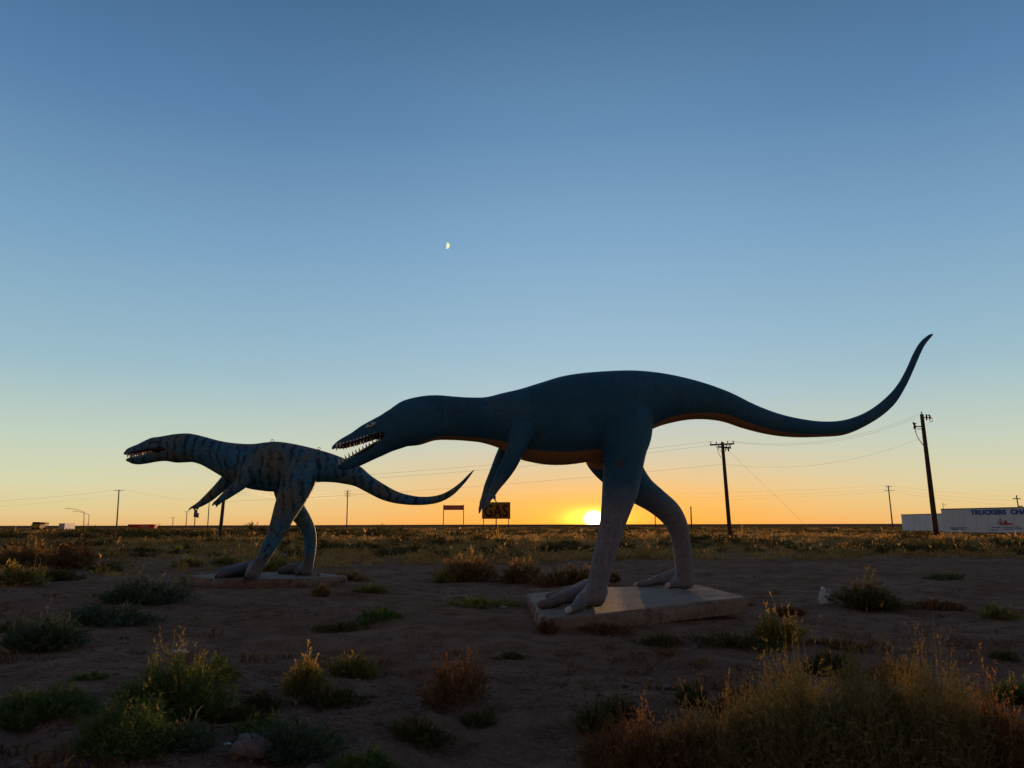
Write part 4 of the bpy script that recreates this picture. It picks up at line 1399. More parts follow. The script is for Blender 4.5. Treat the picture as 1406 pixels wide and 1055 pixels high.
# pebbles on the open dirt
def pebbles():
    rs = np.random.RandomState(5)
    n = 26000
    x, y = fan(4.5, 26, 1.0)(rs, n)
    kp = vnoise(x / 2, y / 2, 61) > -.12
    x, y = x[kp], y[kp]; n = len(x)
    z = terrain(x, y)
    oc = np.array([(1, 0, 0), (-1, 0, 0), (0, 1, 0), (0, -1, 0), (0, 0, 1), (0, 0, -1), (.6, .6, .5), (-.6, .6, .5), (-.6, -.6, .5), (.6, -.6, .5)], float)
    F = np.array([(0, 6, 9), (0, 2, 6), (2, 7, 6), (2, 1, 7), (1, 8, 7), (1, 3, 8), (3, 9, 8), (3, 0, 9), (4, 6, 7), (4, 7, 8), (4, 8, 9), (4, 9, 6), (5, 2, 0), (5, 1, 2), (5, 3, 1), (5, 0, 3)])
    s = np.clip(rs.lognormal(-4.45, .6, n), .004, .06)[:, None, None]
    V = oc[None] * s * np.array([1, 1, .6]) * rs.uniform(.6, 1.3, (n, 10, 3)) + np.stack([x, y, z], 1)[:, None]
    T = (F[None] + (np.arange(n) * 10)[:, None, None]).reshape(-1, 3)
    me = fast_mesh("pebbles", V.reshape(-1, 3), T)
    me.materials.append(simple_mat("pebble_stone", (.20, .15, .13), (.10, .075, .065), 1.5, .9))
    o = bpy.data.objects.new("pebbles", me); COL.objects.link(o)
    tag(o, "small pebbles and clods strewn over the bare dirt", "pebbles", kind='stuff')


pebbles()

# ------------------------------------------------------------------ litter and rock
def crumple(name, px, py, wpx, hpx, mat, label, cat, seed, flat=False, dz=0.0):
    rnd = random.Random(seed)
    p = ground_at(px, py)
    m = (p - CAMP).length / FPX
    rx, rz = wpx * m / 2, hpx * m / 2
    n, k = 18, 11
    V, F = [], []
    ph = [rnd.uniform(0, 6.28) for _ in range(12)]
    for i in range(k + 1):
        th_ = math.pi * i / k
        for j in range(n):
            a = 2 * math.pi * j / n
            f = 1 + .20 * math.sin(a * 3 + ph[0] + th_ * 2) + .14 * math.sin(a * 5 + ph[1] - th_ * 3) + .10 * math.sin(a * 9 + ph[2] + th_ * 7) + rnd.uniform(-.09, .09)
            V.append((p.x + math.sin(th_) * math.cos(a) * rx * f, p.y + math.sin(th_) * math.sin(a) * rx * .75 * f, p.z + dz + rz * (.85 if not flat else .5) + math.cos(th_) * rz * f))
    for i in range(k):
        for j in range(n):
            F.append((i * n + j, (i + 1) * n + j, (i + 1) * n + (j + 1) % n, i * n + (j + 1) % n))
    o = mesh_obj(name, V, F, mat, None, True, p)
    return tag(o, label, cat)


def plastic(name, col_, trans=.35):
    m, k = new_mat(name)
    co = k.n('ShaderNodeTexCoord').outputs['Object']
    c = k.mix(k.noise(co, 16, 3), col_, tuple(v * .75 for v in col_))
    bn = k.n('ShaderNodeBump', None, Strength=1.0, Distance=.02, Height=k.noise(co, 22, 4, .6))
    d = k.n('ShaderNodeBsdfPrincipled', None, Base_Color=c, Roughness=.35, Normal=bn.outputs[0])
    t = k.n('ShaderNodeBsdfTranslucent', None, Color=c)
    mx = k.n('ShaderNodeMixShader', None, i0=trans, i1=d.outputs[0], i2=t.outputs[0])
    k.n('ShaderNodeOutputMaterial', None, Surface=mx.outputs[0])
    return m


WPL = plastic("white_plastic", (.92, .90, .92), .5)
PAP = plastic("litter_paper", (.70, .72, .74), .1)
YEL = plastic("yellow_plastic", (.85, .70, .03), .5)
BLUEP = plastic("blue_plastic", (.10, .22, .55), .2)
bag = crumple("plastic_bag", 1133.5, 829.5, 14, 19, WPL, "crumpled white plastic bag caught at the left of the wide dark weed", "plastic bag", 1)
h = crumple("bag_handle", 1138, 829, 7, 9, WPL, None, None, 2)
h.parent = bag; h.location = h.location - bag.location; h.location.z += .10
crumple("litter", 245.5, 757.5, 8, 5.5, YEL, "bright yellow plastic scrap at the near edge of the dry grass", "litter", 3, dz=.10)
crumple("litter", 392, 766, 9, 4, PAP, "white paper scrap on dirt between the striped statue's legs", "litter", 4, dz=.04)
crumple("litter", 246, 912, 14, 4, PAP, "pale scrap lodged in the yellow-tipped green weed", "litter", 5, dz=.12)
crumple("litter", 585, 1006, 19, 7, PAP, "crumpled white paper on dirt near the bottom centre", "litter", 6)
crumple("litter", 190, 824, 8, 4, PAP, "whitish scrap at the front of the dark green weed by the left slab", "litter", 7)
crumple("litter", 207, 823, 5, 3, BLUEP, "tiny blue scrap beside the whitish one", "litter", 8)
crumple("litter", 690, 834.5, 12, 2.2, PAP, "flat white strip on dirt left of the blue statue's slab", "litter", 9, True)
crumple("litter", 1254, 832.5, 5, 2.2, PAP, "small white scrap right of the wide dark weed", "litter", 10, True)
crumple("litter", 1174, 756.5, 7, 2.0, PAP, "white scrap at the edge of the dirt on the right", "litter", 11, True)
crumple("litter", 311, 1023, 9, 3, PAP, "small pale stick-like scrap left of the grey rock", "litter", 12, True)
crumple("litter", 583, 962, 5, 2, PAP, "little white scrap at the left foot of the reddish brown weed", "litter", 13, True)
ROCKM = simple_mat("grey_rock", (.20, .19, .19), (.12, .115, .12), 9, .9, .8, 30)
crumple("rock", 342, 1042, 42, 26, ROCKM, "rough grey rock half buried at the bottom beside a grey-green weed", "rock", 20)

# ------------------------------------------------------------------ poles, wires, signs, trailers
WOOD = simple_mat("weathered_pole_wood", (.10, .062, .042), (.055, .038, .03), 5, .9, .5, 40)
WOODL = simple_mat("grey_pole_wood", (.17, .13, .11), (.09, .07, .06), 5, .9, .4, 40)
INS = simple_mat("insulator_porcelain", (.22, .20, .22), (.12, .11, .12), 20, .4)
WIRE = simple_mat("wire_metal", (.045, .042, .042), (.03, .03, .03), 3, .6)
METAL = simple_mat("galvanised_metal", (.16, .16, .16), (.11, .11, .11), 5, .6)


def insulator(mb, p, h_=.16, r=.05):
    mb.tube([p, p + Vector((0, 0, h_ * .4)), p + Vector((0, 0, h_ * .42)), p + Vector((0, 0, h_ * .7)), p + Vector((0, 0, h_))], [r * .4, r * .4, r, r * .7, r * .35], 8)


def pole(px_b, py_b, px_t, py_t, Y, r0, r1, label, arms=(), mat=WOOD, group="wooden utility poles", z=None):
    """arms: (drop from top m, half length m, yaw deg, n insulators)"""
    B = at_Y(px_b, py_b, Y)
    B.z = th(B.x, B.y) - .1
    T = at_Y(px_t, py_t, Y)
    root = empty("utility_pole", B, label, "utility pole", group)
    mb = MB(); n = 7
    mb.tube([B.lerp(T, i / n) for i in range(n + 1)], [r0 + (r1 - r0) * i / n for i in range(n + 1)], 12)
    mb.build("pole", mat, root, True)
    ax = (T - B).normalized()
    for (dr, hl, yaw, ni) in arms:
        c = T - ax * dr
        d = Vector((math.cos(R(yaw)), math.sin(R(yaw)), 0))
        a = MB(); a.box(c + d.cross(Vector((0, 0, 1))) * (r1 + .05), hl * 2, .09, .12, R(yaw))
        arm = a.build("crossarm", mat, root)
        for q in range(ni):
            t = -1 + 2 * q / max(ni - 1, 1)
            ib = MB(); insulator(ib, c + d.cross(Vector((0, 0, 1))) * (r1 + .05) + d * (hl * .93 * t) + Vector((0, 0, .05)), .20, .06)
            ib.build("insulator", INS, arm, True)
        if hl > .8:
            for s in (-1, 1):
                br = MB(); br.tube([c + d * s * hl * .6 - Vector((0, 0, .05)), c - ax * .7], .018, 6)
                br.build("brace", METAL, root)
    return root, T, B


def wire(pts, r, label, group="overhead wires"):
    mb = MB(); mb.tube(pts, r * .42, 5)
    o = mb.build("overhead_wire", WIRE, None, False, pts[0])
    return tag(o, label, "wire", group)


def sag(a, b, s, n=20):
    return [a.lerp(b, i / n) - Vector((0, 0, s * 4 * (i / n) * (1 - i / n))) for i in range(n + 1)]


# near right pole with line hardware
rt, T1, B1 = pole(1286, 737.5, 1265.5, 569, 62, .22, .14, "thick utility pole at right, leaning left in front of the white trailers")
mb = MB(); mb.box(T1 + Vector((.34, 0, -.28)), .62, .07, .07, 0.1); ar = mb.build("bracket", METAL, rt)
for dx_ in (.32, .58):
    mb = MB()
    c = T1 + Vector((dx_, 0, -.28))
    mb.tube([c + Vector((0, 0, .26)), c + Vector((.05, 0, .18)), c + Vector((.06, 0, -.05)), c + Vector((.02, 0, -.24))], [.04, .075, .075, .045], 8)
    mb.build("insulator", INS, rt, True)
mb = MB(); mb.tube([T1 + Vector((.30, 0, -.02)), T1 + Vector((.6, 0, -.1)), T1 + Vector((.82, 0, -.35)), T1 + Vector((.85, 0, -.6)), T1 + Vector((.55, 0, -.66))], .028, 6)
mb.build("jumper_wire", WIRE, rt, True)
mb = MB(); insulator(mb, T1 + Vector((0, 0, .0)), .22, .07); mb.build("insulator", INS, rt, True)
mb = MB(); mb.box(T1 + Vector((-.32, 0, -1.02)), .55, .08, .08); mb.box(T1 + Vector((-.30, 0, -1.22)), .5, .05, .05); mb.build("bracket", METAL, rt)
mb = MB(); c = T1 + Vector((-.66, 0, -1.0)); mb.tube([c + Vector((-.12, 0, .30)), c + Vector((-.05, 0, .12)), c + Vector((0, 0, 0)), c + Vector((-.06, 0, -.22))], [.05, .09, .12, .09], 8)
mb.build("arrester", simple_mat("brown_porcelain", (.14, .08, .08), (.10, .06, .06), 20, .5), rt, True)
mb = MB(); mb.tube([c + Vector((-.02, 0, -.25)), c + Vector((.08, 0, -.8)), c + Vector((.35, 0, -1.3)), c + Vector((.66, 0, -1.75))], .03, 6); mb.build("down_lead", WIRE, rt, True)
mb = MB(); mb.tube([c + Vector((-.14, 0, .34)), c + Vector((.05, 0, .20)), c + Vector((.12, 0, .26))], .05, 6); mb.build("fuse_cutout", INS, rt, True)

# second pole, the cluttered cross arm
rt2, T2, B2 = pole(1003, 742, 991.8, 607.5, 60, .17, .125, "slender utility pole right of the blue statue with a cluttered crossarm", arms=((.18, .95, -28, 5), (.42, .75, 35, 4)))
mb = MB(); mb.tube([T2 + Vector((-.45, 0, -.3)), T2 + Vector((-.36, 0, -.8)), T2 + Vector((-.16, 0, -1.25))], .018, 6); mb.build("down_lead", WIRE, rt2)
for dx_ in (.22, .42, .48):
    mb = MB(); mb.tube([T2 + Vector((dx_, .05, -.35)), T2 + Vector((dx_ + .02, .05, -.72))], .035, 6); mb.build("fuse_cutout", INS, rt2, True)
mb = MB(); mb.box(B2 + Vector((.32, 0, .28)), .35, .3, .4); mb.tube([B2 + Vector((.1, 0, .75)), B2 + Vector((.55, 0, .15))], .06, 6); mb.build("base_marker", WOOD, rt2)

# leaning pole behind the striped statue
rt3, T3, B3 = pole(301.5, 738, 309.5, 664, 68, .17, .12, "dark leaning utility pole seen between the striped statue's arms", arms=((.2, .8, 20, 3),))
post = MB(); pb = at_Y(299, 738, 66.5); pb.z = th(pb.x, pb.y) - .05; post.tube([pb, pb + Vector((.0, 0, .9))], .055, 8)
tag(post.build("marker_post", simple_mat("pale_post", (.32, .28, .24), (.22, .19, .16), 8, .8), None, True, pb), "pale short post at the foot of the dark leaning pole", "post")

far_poles = [
    (160, 726, 163.5, 672.5, 240, .22, .16, "tall utility pole standing alone at left, its top T-shaped", ((.3, 1.4, 10, 3),)),
    (285, 726, 287.5, 687, 330, .22, .16, "distant utility pole between the striped statue's hands", ((.3, 1.4, 10, 3),)),
    (255, 726, 256.8, 702, 420, .22, .16, "thin far pole just left of the striped statue's far hand", ((.3, 1.8, 10, 2),)),
    (267, 726, 268.2, 700, 330, .20, .16, "short far pole below the far hand, with a transformer can", ()),
    (237, 726, 237.6, 710.5, 520, .22, .18, "small far pole left of centre between red trailer and the hand", ((.3, 1.9, 10, 3),)),
    (219, 726, 219.3, 719, 800, .25, .2, "tiniest far pole right of the red trailer", ((.3, 2.2, 10, 2),)),
    (476, 726, 477.3, 673.5, 260, .20, .15, "far utility pole with two crossarms under the striped tail", ((.25, 1.0, 5, 2), (1.1, 1.1, 5, 2), (1.9, 1.0, 5, 2))),
    (900, 725, 899.3, 704, 300, .20, .15, "short far pole seen between the blue statue's legs", ()),
    (949.5, 726, 948.5, 695.5, 190, .18, .14, "short pole just right of the blue statue's far leg", ()),
    (1226, 726, 1219.5, 667, 230, .20, .15, "far utility pole with two crossarms left of the white trailers", ((.25, 1.0, 5, 2), (1.5, 1.3, -14, 2))),
]
TP = {}
for q in far_poles:
    rr_, T_, B_ = pole(q[0], q[1], q[2], q[3], q[4], q[5], q[6], q[7], q[8], WOODL if q[0] < 470 else WOOD)
    TP[q[0]] = (rr_, T_, B_)
mb = MB(); c = TP[267][1] + Vector((.25, 0, -3.2)); mb.tube([c, c + Vector((0, 0, 3.1))], [.75, .7], 12)
c2 = TP[267][1] + Vector((1.2, 0, -3.4)); mb.tube([c2, c2 + Vector((0, 0, 2.0))], [.5, .5], 10)
mb.build("transformer", METAL, TP[267][0], True)
# wires
hi = lambda T_, dx_, dz_: T_ + Vector((dx_, 0, dz_))
wire(sag(hi(T1, -.1, .05), hi(T2, .8, .08), 1.05), .014, "upper wire sagging between the thick right pole and the cluttered pole")
wire(sag(hi(T1, -.4, -.25), hi(T2, .5, .08), 1.10), .014, "second wire just under the upper one between the two right poles")
wire(sag(hi(T1, -.05, -1.9), hi(T2, .1, -1.75), 1.05), .012, "lowest wire sagging between the two right poles")
wire(sag(hi(T2, -.7, .1), hi(T3, .4, .0), .35), .015, "upper wire running left from the cluttered pole behind the blue statue")
wire(sag(hi(T2, -.4, -.15), hi(T3, .2, -.1), .55), .015, "second wire running left from the cluttered pole behind the blue statue")
wire(sag(hi(T2, -.05, -1.75), hi(T3, .1, -1.6), .30), .014, "low wire running left from the cluttered pole behind the blue statue")
gy = at_Y(1112, 727, 66); wire([hi(T2, .3, -.5), gy], .012, "guy wire slanting from the cluttered pole down to the right")
L0 = at_Y(-60, 691, 200); L1 = at_Y(-60, 699, 200)
wire(sag(L0, hi(TP[160][1], -.8, 0), .6), .035, "upper wire from the left edge to the lone tall pole")
wire(sag(L1, hi(TP[160][1], -.4, -1.6), .5), .022, "fainter lower wire from the left edge to the lone tall pole")
wire(sag(hi(TP[160][1], .9, .1), hi(TP[285][1], -.5, .1), 1.0), .035, "wire from the lone tall pole to the pole between the hands")
wire(sag(hi(TP[160][1], .9, -1.5), hi(TP[255][1], -.5, .1), 1.0), .022, "thin wire from the lone tall pole towards the far poles")
for k_, (dz_, s_) in enumerate(((0.0, 2.2), (-1.1, 2.4), (-1.9, 2.6))):
    nm = ("top", "middle", "lowest")[k_]
    wire(sag(hi(TP[476][1], .9, dz_), hi(TP[1226][1], -.9, dz_), s_), .022, nm + " of three long far wires between the two double-armed poles")
    wire(sag(hi(TP[1226][1], .9, dz_), at_Y(1500, 682 + 7 * k_, 215), 1.2), .022, nm + " of three far wires leaving to the right edge")
    wire(sag(hi(TP[476][1], -.9, dz_), hi(T3, .3, -.5 - dz_ * -.2), .6), .020, nm + " of three far wires left of the pole under the striped tail")


def text_mesh(name, txt, size, mat, parent, M, depth=.012, bold=.0, xs=1.0):
    cu = bpy.data.curves.new(name, 'FONT')
    cu.body = txt; cu.size = size; cu.extrude = depth; cu.offset = bold
    cu.space_character = 1.0 + bold * .6
    cu.resolution_u = 3
    o = bpy.data.objects.new("t", cu); COL.objects.link(o)
    dg = bpy.context.evaluated_depsgraph_get()
    me = bpy.data.meshes.new_from_object(o.evaluated_get(dg))
    bpy.data.objects.remove(o)
    me.name = name
    base = abs_loc(parent)
    me.transform(Matrix.Diagonal((xs, 1, 1, 1)))
    xsn = [v.co.x for v in me.vertices]
    w = max(xsn) - min(xsn)
    me.transform(Matrix.Translation(-base) @ M)
    me.materials.clear(); me.materials.append(mat)
    ob = bpy.data.objects.new(name, me); COL.objects.link(ob); ob.parent = parent
    return ob, w


def face_matrix(origin, xdir):
    """text standing upright, reading along xdir, facing the camera side"""
    x = Vector((xdir.x, xdir.y, 0)).normalized(); zup = Vector((0, 0, 1)); nrm = x.cross(zup)
    return Matrix.Translation(origin) @ Matrix((x, zup, nrm)).transposed().to_4x4()


# GAS sign
SIGNY = simple_mat("faded_yellow_board", (.34, .205, .024), (.25, .15, .02), .8, .8)
SIGNR = simple_mat("sign_red_brown", (.10, .012, .006), (.075, .012, .006), 2, .8)
REDW = simple_mat("red_painted_steel", (.75, .10, .05), (.55, .07, .04), 2, .8)
REDD = simple_mat("dark_red_post", (.16, .03, .015), (.10, .02, .012), 2, .8)
WHITE = simple_mat("faded_white_paint", (.55, .42, .36), (.40, .30, .26), 2, .8)
Y0 = 180
a = at_Y(662.5, 712, Y0); b = at_Y(700, 711.5, Y0); t_ = at_Y(662.5, 690.5, Y0)
root = empty("gas_sign", Vector(((a.x + b.x) / 2, Y0, .5)), "yellow billboard on three posts reading GAS in red-brown letters", "sign")
W, Hs = b.x - a.x, t_.z - a.z
mb = MB(); mb.box(((a.x + b.x) / 2, Y0, a.z + Hs / 2), W, .18, Hs); mb.build("board", SIGNY, root)
mb = MB()
for s in (-1, 1):
    mb.box(((a.x + b.x) / 2 + s * (W / 2 + .06), Y0, a.z + Hs / 2), .12, .26, Hs + .24)
    mb.box(((a.x + b.x) / 2, Y0, a.z + Hs / 2 + s * (Hs / 2 + .06)), W, .26, .12)
mb.build("frame", SIGNR, root)
for fx in (.04, .5, .955):
    x = a.x + W * fx
    mb = MB(); mb.box((x, Y0 + .2, (a.z - .06 + th(x, Y0) - .2) / 2), .26 if fx == .5 else .18, .18, a.z - .06 - th(x, Y0) + .2); mb.build("post", REDD, root)
ob, w = text_mesh("lettering", "GAS", Hs * 1.12, SIGNR, root, Matrix.Identity(4), .02, .10, 1.0)
bpy.data.objects.remove(ob)
xs_ = W * .87 / w
text_mesh("lettering", "GAS", Hs * 1.12, SIGNR, root, face_matrix(Vector((a.x + W * .05, Y0 - .115, a.z + Hs * .10)), Vector((1, 0, 0))), .02, .10, xs_)
mb = MB(); mb.box((a.x + W * .5, Y0, t_.z + .3), .22, .2, .36); mb.build("lamp", RUST, root)

# red banner sign
a = at_Y(609, 700.5, Y0); b = at_Y(636.5, 700.3, Y0); t_ = at_Y(609, 694, Y0)
W, Hs = b.x - a.x, t_.z - a.z
root = empty("banner_sign", Vector(((a.x + b.x) / 2, Y0, .5)), "narrow red roadside sign raised on two thin posts left of the yellow billboard", "sign")
mb = MB(); mb.box(((a.x + b.x) / 2, Y0, a.z + Hs / 2), W, .14, Hs); mb.build("board", REDW, root)
for x in (a.x, b.x):
    zt = t_.z + .12
    mb = MB(); mb.box((x, Y0 + .16, (zt + th(x, Y0) - .2) / 2), .17, .17, zt - th(x, Y0) + .2); mb.build("post", WOOD, root)
mb = MB(); rnd = random.Random(3)
x = a.x + W * .08
while x < a.x + W * .92:               # worn letters, too small to read
    wl_ = rnd.uniform(.12, .22); hl_ = rnd.uniform(.30, .42)
    mb.box((x, Y0 - .08, a.z + Hs * .5 + rnd.uniform(-.04, .04)), wl_, .02, hl_); x += wl_ + rnd.choice((.07, .08, .30 if rnd.random() < .2 else .06))
mb.build("lettering", WHITE, root)
mb = MB(); p = at_Y(631, 728, 150); p.z = th(p.x, p.y); mb.box(p + Vector((0, 0, .42)), .18, .06, .9)
tag(mb.build("marker_post", plastic("pale_marker", (.75, .66, .6), .4), None, False, p), "small pale marker post under the red banner sign", "post")
mb = MB(); p = at_Y(19.5, 732, 105); p.z = th(p.x, p.y); mb.tube([p, p + Vector((.12, 0, 1.1))], [.06, .07], 8)
tag(mb.build("marker_post", plastic("pale_marker_b", (.75, .66, .55), .3), None, True, p), "pale leaning marker post near the left edge", "post")

# ---- white trailers
TWHITE = simple_mat("white_trailer_panel", (.62, .67, .74), (.54, .58, .65), .5, .5, .15, 2)
TBLUE = simple_mat("blue_lettering", (.015, .10, .34), (.02, .12, .36), 2, .6)
TRED = simple_mat("red_logo", (.38, .05, .06), (.32, .05, .06), 2, .6)
DARK = simple_mat("dark_underframe", (.03, .03, .03), (.05, .045, .04), 4, .7)
TYRE = simple_mat("tyre_rubber", (.02, .02, .02), (.03, .03, .03), 8, .9)


def trailer(pL, pR, ztop, zbot, width, label, wheels=True, mat=TWHITE):
    """camera-facing side from pL to pR (xy), body pushed away from the camera"""
    pL, pR = Vector((pL[0], pL[1], 0)), Vector((pR[0], pR[1], 0))
    d = (pR - pL); Ln = d.length; d.normalize()
    nb = Vector((-d.y, d.x, 0))               # away from camera
    gz = th((pL.x + pR.x) / 2, (pL.y + pR.y) / 2)
    root = empty("box_trailer", Vector(((pL.x + pR.x) / 2, (pL.y + pR.y) / 2, gz)), label, "trailer")
    ang = math.atan2(d.y, d.x)
    ctr = (pL + pR) / 2 + nb * width / 2
    mb = MB(); mb.box((ctr.x, ctr.y, (ztop + zbot) / 2), Ln, width, ztop - zbot, ang); mb.build("body", mat, root)
    mb = MB()
    for zz in (ztop - .05, zbot + .05):
        c = (pL + pR) / 2 - nb * .012
        mb.box((c.x, c.y, zz), Ln, .03, .10, ang)
    mb.build("rail", METAL, root)
    mb = MB()
    nseam = int(Ln / 1.25)
    for i in range(1, nseam):
        c = pL + d * (Ln * i / nseam) - nb * .004
        mb.box((c.x, c.y, (ztop + zbot) / 2), .025, .014, ztop - zbot - .22, ang)
    mb.build("seams", simple_mat("panel_seam", (.45, .47, .5), (.4, .42, .45), 3, .5), root)
    mb = MB()
    for fx in (.12, .16, .80, .88):
        c = pL + d * Ln * fx + nb * width * .2
        if fx < .5:
            mb.box((c.x, c.y, (zbot + gz) / 2), .1, .1, zbot - gz + .04, ang)
    mb.build("landing_leg", DARK, root)
    for fx in (.80, .90):
        c = pL + d * Ln * fx + nb * .25
        w = MB(); w.tube([Vector((c.x, c.y, gz + .48)) - nb * .18, Vector((c.x, c.y, gz + .48)) + nb * .18], .48, 20); w.build("wheel", TYRE, root)
    return root, d, nb, Ln, ang


# lettered trailer (side seen obliquely)
zt2 = at_Y(1294, 699, 83).z; pA = at_Y(1294, 720, 83); pB = at_Y(1406, 720, 75)
dd = (Vector((pB.x - pA.x, pB.y - pA.y, 0))).normalized()
pE = Vector((pA.x, pA.y, 0)) + dd * 15.5
gA = th(pA.x, pA.y)
rootT, dT, nT, LnT, angT = trailer((pA.x, pA.y), (pE.x, pE.y), zt2 + .02, gA + .25, 2.5, "long white box trailer with large blue lettering and a cross above its roof")
def on_side(px, py):
    """point on the trailer's lettered side under a photo position"""
    r = ray(px, py); nn = Vector((nT.x, nT.y, 0)); o_ = Vector((pA.x, pA.y, 0))
    return CAMP + r * ((o_ - CAMP).dot(nn) / r.dot(nn))
s0 = on_side(1333.2, 707); s1 = on_side(1382, 706)
hT = on_side(1350, 700.5).z - on_side(1350, 706.8).z
ob, w = text_mesh("lettering", "TRUCKERS", 1.0, TBLUE, rootT, Matrix.Identity(4), .01, .035, 1.0); bpy.data.objects.remove(ob)
xk = (s1 - s0).length / (w * hT / .72)
text_mesh("lettering", "TRUCKERS  CHAPEL", hT / .72, TBLUE, rootT, face_matrix(Vector((s0.x, s0.y, on_side(1350, 706.6).z)) - nT * .03, dT), .01, .035, xk)


def strokes(name, segs, wpx, mat, root):
    mb = MB()
    for (x0, y0, x1, y1) in segs:
        a_, b_ = on_side(x0, y0), on_side(x1, y1)
        hw = wpx * .075 / 2
        d_ = (b_ - a_); L = d_.length
        if L < 1e-3: continue
        d_.normalize(); up = nT.cross(d_).normalized() * hw
        f = -nT * .035; bk = -nT * .003
        vs = [a_ - up + f, b_ - up + f, b_ + up + f, a_ + up + f, a_ - up + bk, b_ - up + bk, b_ + up + bk, a_ + up + bk]
        mb.add(vs, [(0, 1, 2, 3), (0, 4, 5, 1), (1, 5, 6, 2), (2, 6, 7, 3), (3, 7, 4, 0)])
    mb.build(name, mat, root)


logo = [(1373.5, 712.5, 1371.5, 716), (1373.5, 712.5, 1375.5, 716), (1371.5, 716, 1369, 719), (1375.5, 716, 1378, 718.5), (1373, 713.8, 1374.2, 713.8)]
strokes("logo", logo, .7, TRED, rootT)
scr = [(1372, 720, 1374, 717), (1374, 717, 1374.5, 720.5), (1374.5, 720.5, 1376.5, 718.5), (1376.5, 718.5, 1377, 720.8), (1379, 720.5, 1379.8, 714.5), (1379.8, 714.5, 1380.5, 720.5), (1381.2, 720.5, 1381.8, 715),
       (1381.8, 715, 1382.6, 720.3), (1382.6, 720.3, 1385, 718.5), (1385, 718.5, 1386, 720.3), (1386, 720.3, 1388.5, 718.7), (1388.5, 718.7, 1391, 719.8), (1373, 721, 1391, 719.9)]
strokes("logo_script", scr, .8, TRED, rootT)
rnd = random.Random(8)
tiny = []
for (xa, xb, yy) in ((1304, 1327.5, 725.2), (1306, 1324, 727.2), (1361.5, 1374, 724.6), (1377, 1392, 724.2), (1394, 1401, 723.8), (1360, 1371, 728.3), (1378, 1391, 727), (1393, 1404, 726.5)):
    x = xa
    while x < xb:
        wd = rnd.uniform(.5, 1.2)
        tiny.append((x, yy - rnd.uniform(0, .5), min(x + wd, xb), yy - rnd.uniform(0, .5))); x += wd + rnd.uniform(.2, .5)
strokes("small_lettering", tiny, .85, TBLUE, rootT)
# cross on the roof
cb = at_Y(1398, 694, 79); ct = at_Y(1395, 680.2, 79)
mb = MB(); mb.tube([Vector((cb.x, cb.y, zt2 - .05)), Vector((cb.x - .06, cb.y, ct.z))], .055, 8)
mb.box((cb.x - .06, cb.y, ct.z - .36), .80, .09, .09)
mb.box((cb.x + .22, cb.y, zt2 + .18), .38, .1, .1)
mb.build("cross", WOOD, rootT)
# small antenna
cb = at_Y(1293.5, 700, 84.5); ct = at_Y(1293.5, 691, 84.5)
mb = MB(); mb.tube([Vector((cb.x + .15, cb.y, zt2 - .05)), Vector((cb.x + .15, cb.y, ct.z))], .025, 6)
mb.tube([Vector((cb.x + .15 + .2 - .2 * math.cos(q), cb.y, ct.z - .12 + .16 * math.sin(q) - .12 * q)) for q in np.linspace(0, 2.3, 8)], .02, 6)
mb.build("antenna", METAL, rootT)
# plain trailer behind
zt1 = at_Y(1238.5, 706.5, 104); qA = at_Y(1238.5, 720, 104); qB = at_Y(1294, 720, 96)
d1 = (Vector((qB.x - qA.x, qB.y - qA.y, 0))).normalized(); qE = Vector((qA.x, qA.y, 0)) + d1 * 12.5
trailer((qA.x, qA.y), (qE.x, qE.y), zt1.z, th(qA.x, qA.y) + .25, 2.5, "plain white box trailer standing behind the lettered one")

# ---- far left: red trailer, truck, white box, street lamps
def far_box(name, px0, px1, pyt, pyb, Y, dep, mat, label, cat, extra=None):
    a_, b_ = at_Y(px0, pyb, Y), at_Y(px1, pyb, Y); t = at_Y(px0, pyt, Y).z
    gz = th((a_.x + b_.x) / 2, Y)
    zb = max(a_.z, gz)
    root = empty(name, Vector(((a_.x + b_.x) / 2, Y, gz)), label, cat)
    mb = MB(); mb.box(((a_.x + b_.x) / 2, Y + dep / 2, (t + zb) / 2), b_.x - a_.x, dep, t - zb); mb.build("body", mat, root)
    return root, a_, b_, t, zb


TRR = simple_mat("red_trailer_paint", (.72, .04, .028), (.6, .035, .025), 1, .6)
OLV = simple_mat("dull_yellow_paint", (.16, .10, .02), (.12, .07, .02), 1, .7)
root, a_, b_, t, zb = far_box("semi_trailer", 175, 211.5, 720.2, 726.5, 300, 2.6, TRR, "red semi trailer with a white stripe of lettering on the far left horizon", "trailer")
mb = MB(); mb.box((a_.x + (b_.x - a_.x) * .65, 299.95, (t + zb) / 2 + .1), (b_.x - a_.x) * .30, .04, .5); mb.build("lettering_band", WHITE, root)
mb = MB()
for q in range(5): mb.box((a_.x + .6 + q * .55, 299.95, (t + zb) / 2), .32, .04, .9)
mb.build("side_panel", OLV, root)
for fx in (.12, .2, .8, .88):
    mb = MB(); c = Vector((a_.x + (b_.x - a_.x) * fx, 300.2, th(a_.x, 300) + .5)); mb.tube([c, c + Vector((0, .3, 0))], .5, 14); mb.build("wheel", TYRE, root)

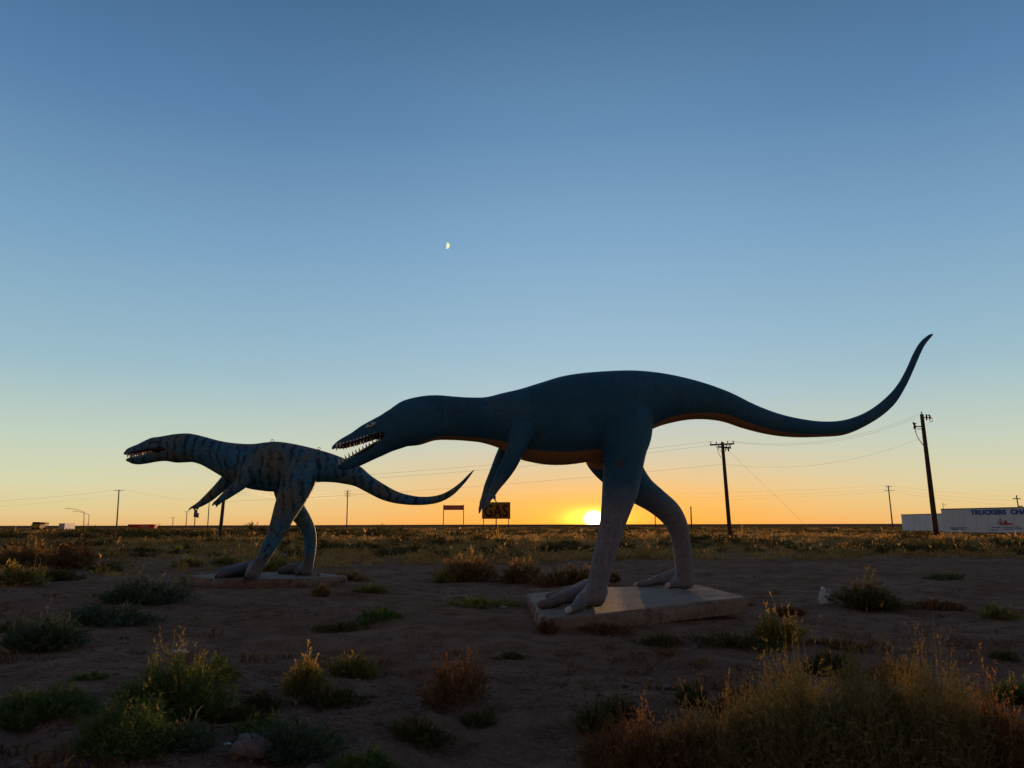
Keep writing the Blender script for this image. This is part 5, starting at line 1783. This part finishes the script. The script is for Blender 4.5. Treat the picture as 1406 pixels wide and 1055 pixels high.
MAR = simple_mat("maroon_cab_paint", (.16, .05, .03), (.12, .04, .03), 1, .5)
YLW = simple_mat("yellow_cab_paint", (.50, .36, .02), (.4, .28, .02), 1, .5)
root, a_, b_, t, zb = far_box("truck", 43.5, 54, 717, 727, 200, 2.4, MAR, "dark maroon and yellow truck cab parked on the far left horizon", "truck")
mb = MB(); mb.box(((a_.x + b_.x) / 2 - .1, 199.96, zb + .75), (b_.x - a_.x) * 1.08, .10, 1.0); mb.build("bonnet", YLW, root)
mb = MB(); mb.box(((a_.x + b_.x) / 2, 199.96, t - .55), (b_.x - a_.x) * .7, .05, .55); mb.build("windscreen", DARK, root)
mb = MB(); mb.box((b_.x + .75, 200.6, zb + 1.45), 1.25, 2.0, .5); mb.box((b_.x + .75, 200.6, zb + .95), 1.3, 1.8, .08); mb.build("load_bed", OLV, root)
for x in (a_.x + .35, b_.x - .3, b_.x + 1.1):
    mb = MB(); c = Vector((x, 199.9, th(x, 200) + .45)); mb.tube([c, c + Vector((0, .3, 0))], .45, 14); mb.build("wheel", TYRE, root)

root, a_, b_, t, zb = far_box("box_truck", 80.3, 88.3, 718.8, 727, 190, 4.5, TWHITE, "small white box truck seen end-on at far left", "truck")
mb = MB()
for q in range(4): mb.box(((a_.x + b_.x) / 2, 189.97, zb + .35 + q * .33), (b_.x - a_.x) * .86, .03, .05)
mb.build("roller_door", METAL, root)
mb = MB(); mb.box(((a_.x + b_.x) / 2, 189.9, zb + .05), (b_.x - a_.x) * 1.02, .12, .12); mb.build("bumper", DARK, root)
for x in (a_.x + .25, b_.x - .25):
    mb = MB(); c = Vector((x - .12, 190.5, th(x, 190) + .4)); mb.tube([c, c + Vector((.24, 0, 0))], .4, 14); mb.build("wheel", TYRE, root)


def street_lamp(px, pyt, pxe, pye, Y, label):
    B = at_Y(px, 726, Y); B.z = th(B.x, B.y); T_ = at_Y(px + .6, pyt, Y); E = at_Y(pxe, pye, Y)
    root = empty("street_lamp", B, label, "street lamp", "highway street lamps")
    mb = MB(); mb.tube([B, T_], [.14, .10], 8); mb.build("pole", METAL, root, True)
    P1 = T_.lerp(E, .5) + Vector((0, 0, (E.z - T_.z) * .38))
    cv = [((1 - q) ** 2) * T_ + 2 * q * (1 - q) * P1 + q * q * E for q in np.linspace(0, 1, 10)]
    mb = MB(); mb.tube(cv, .07, 6); mb.build("arm", METAL, root, True)
    mb = MB(); mb.box(E - Vector((.3, 0, .06)), .8, .3, .14); mb.build("lamp_head", METAL, root)


street_lamp(115, 703.5, 93, 698.3, 260, "taller of two highway street lamps at far left, its arm reaching left")
street_lamp(121.5, 706.5, 102, 702.5, 330, "lower of two highway street lamps at far left, just right of the other")
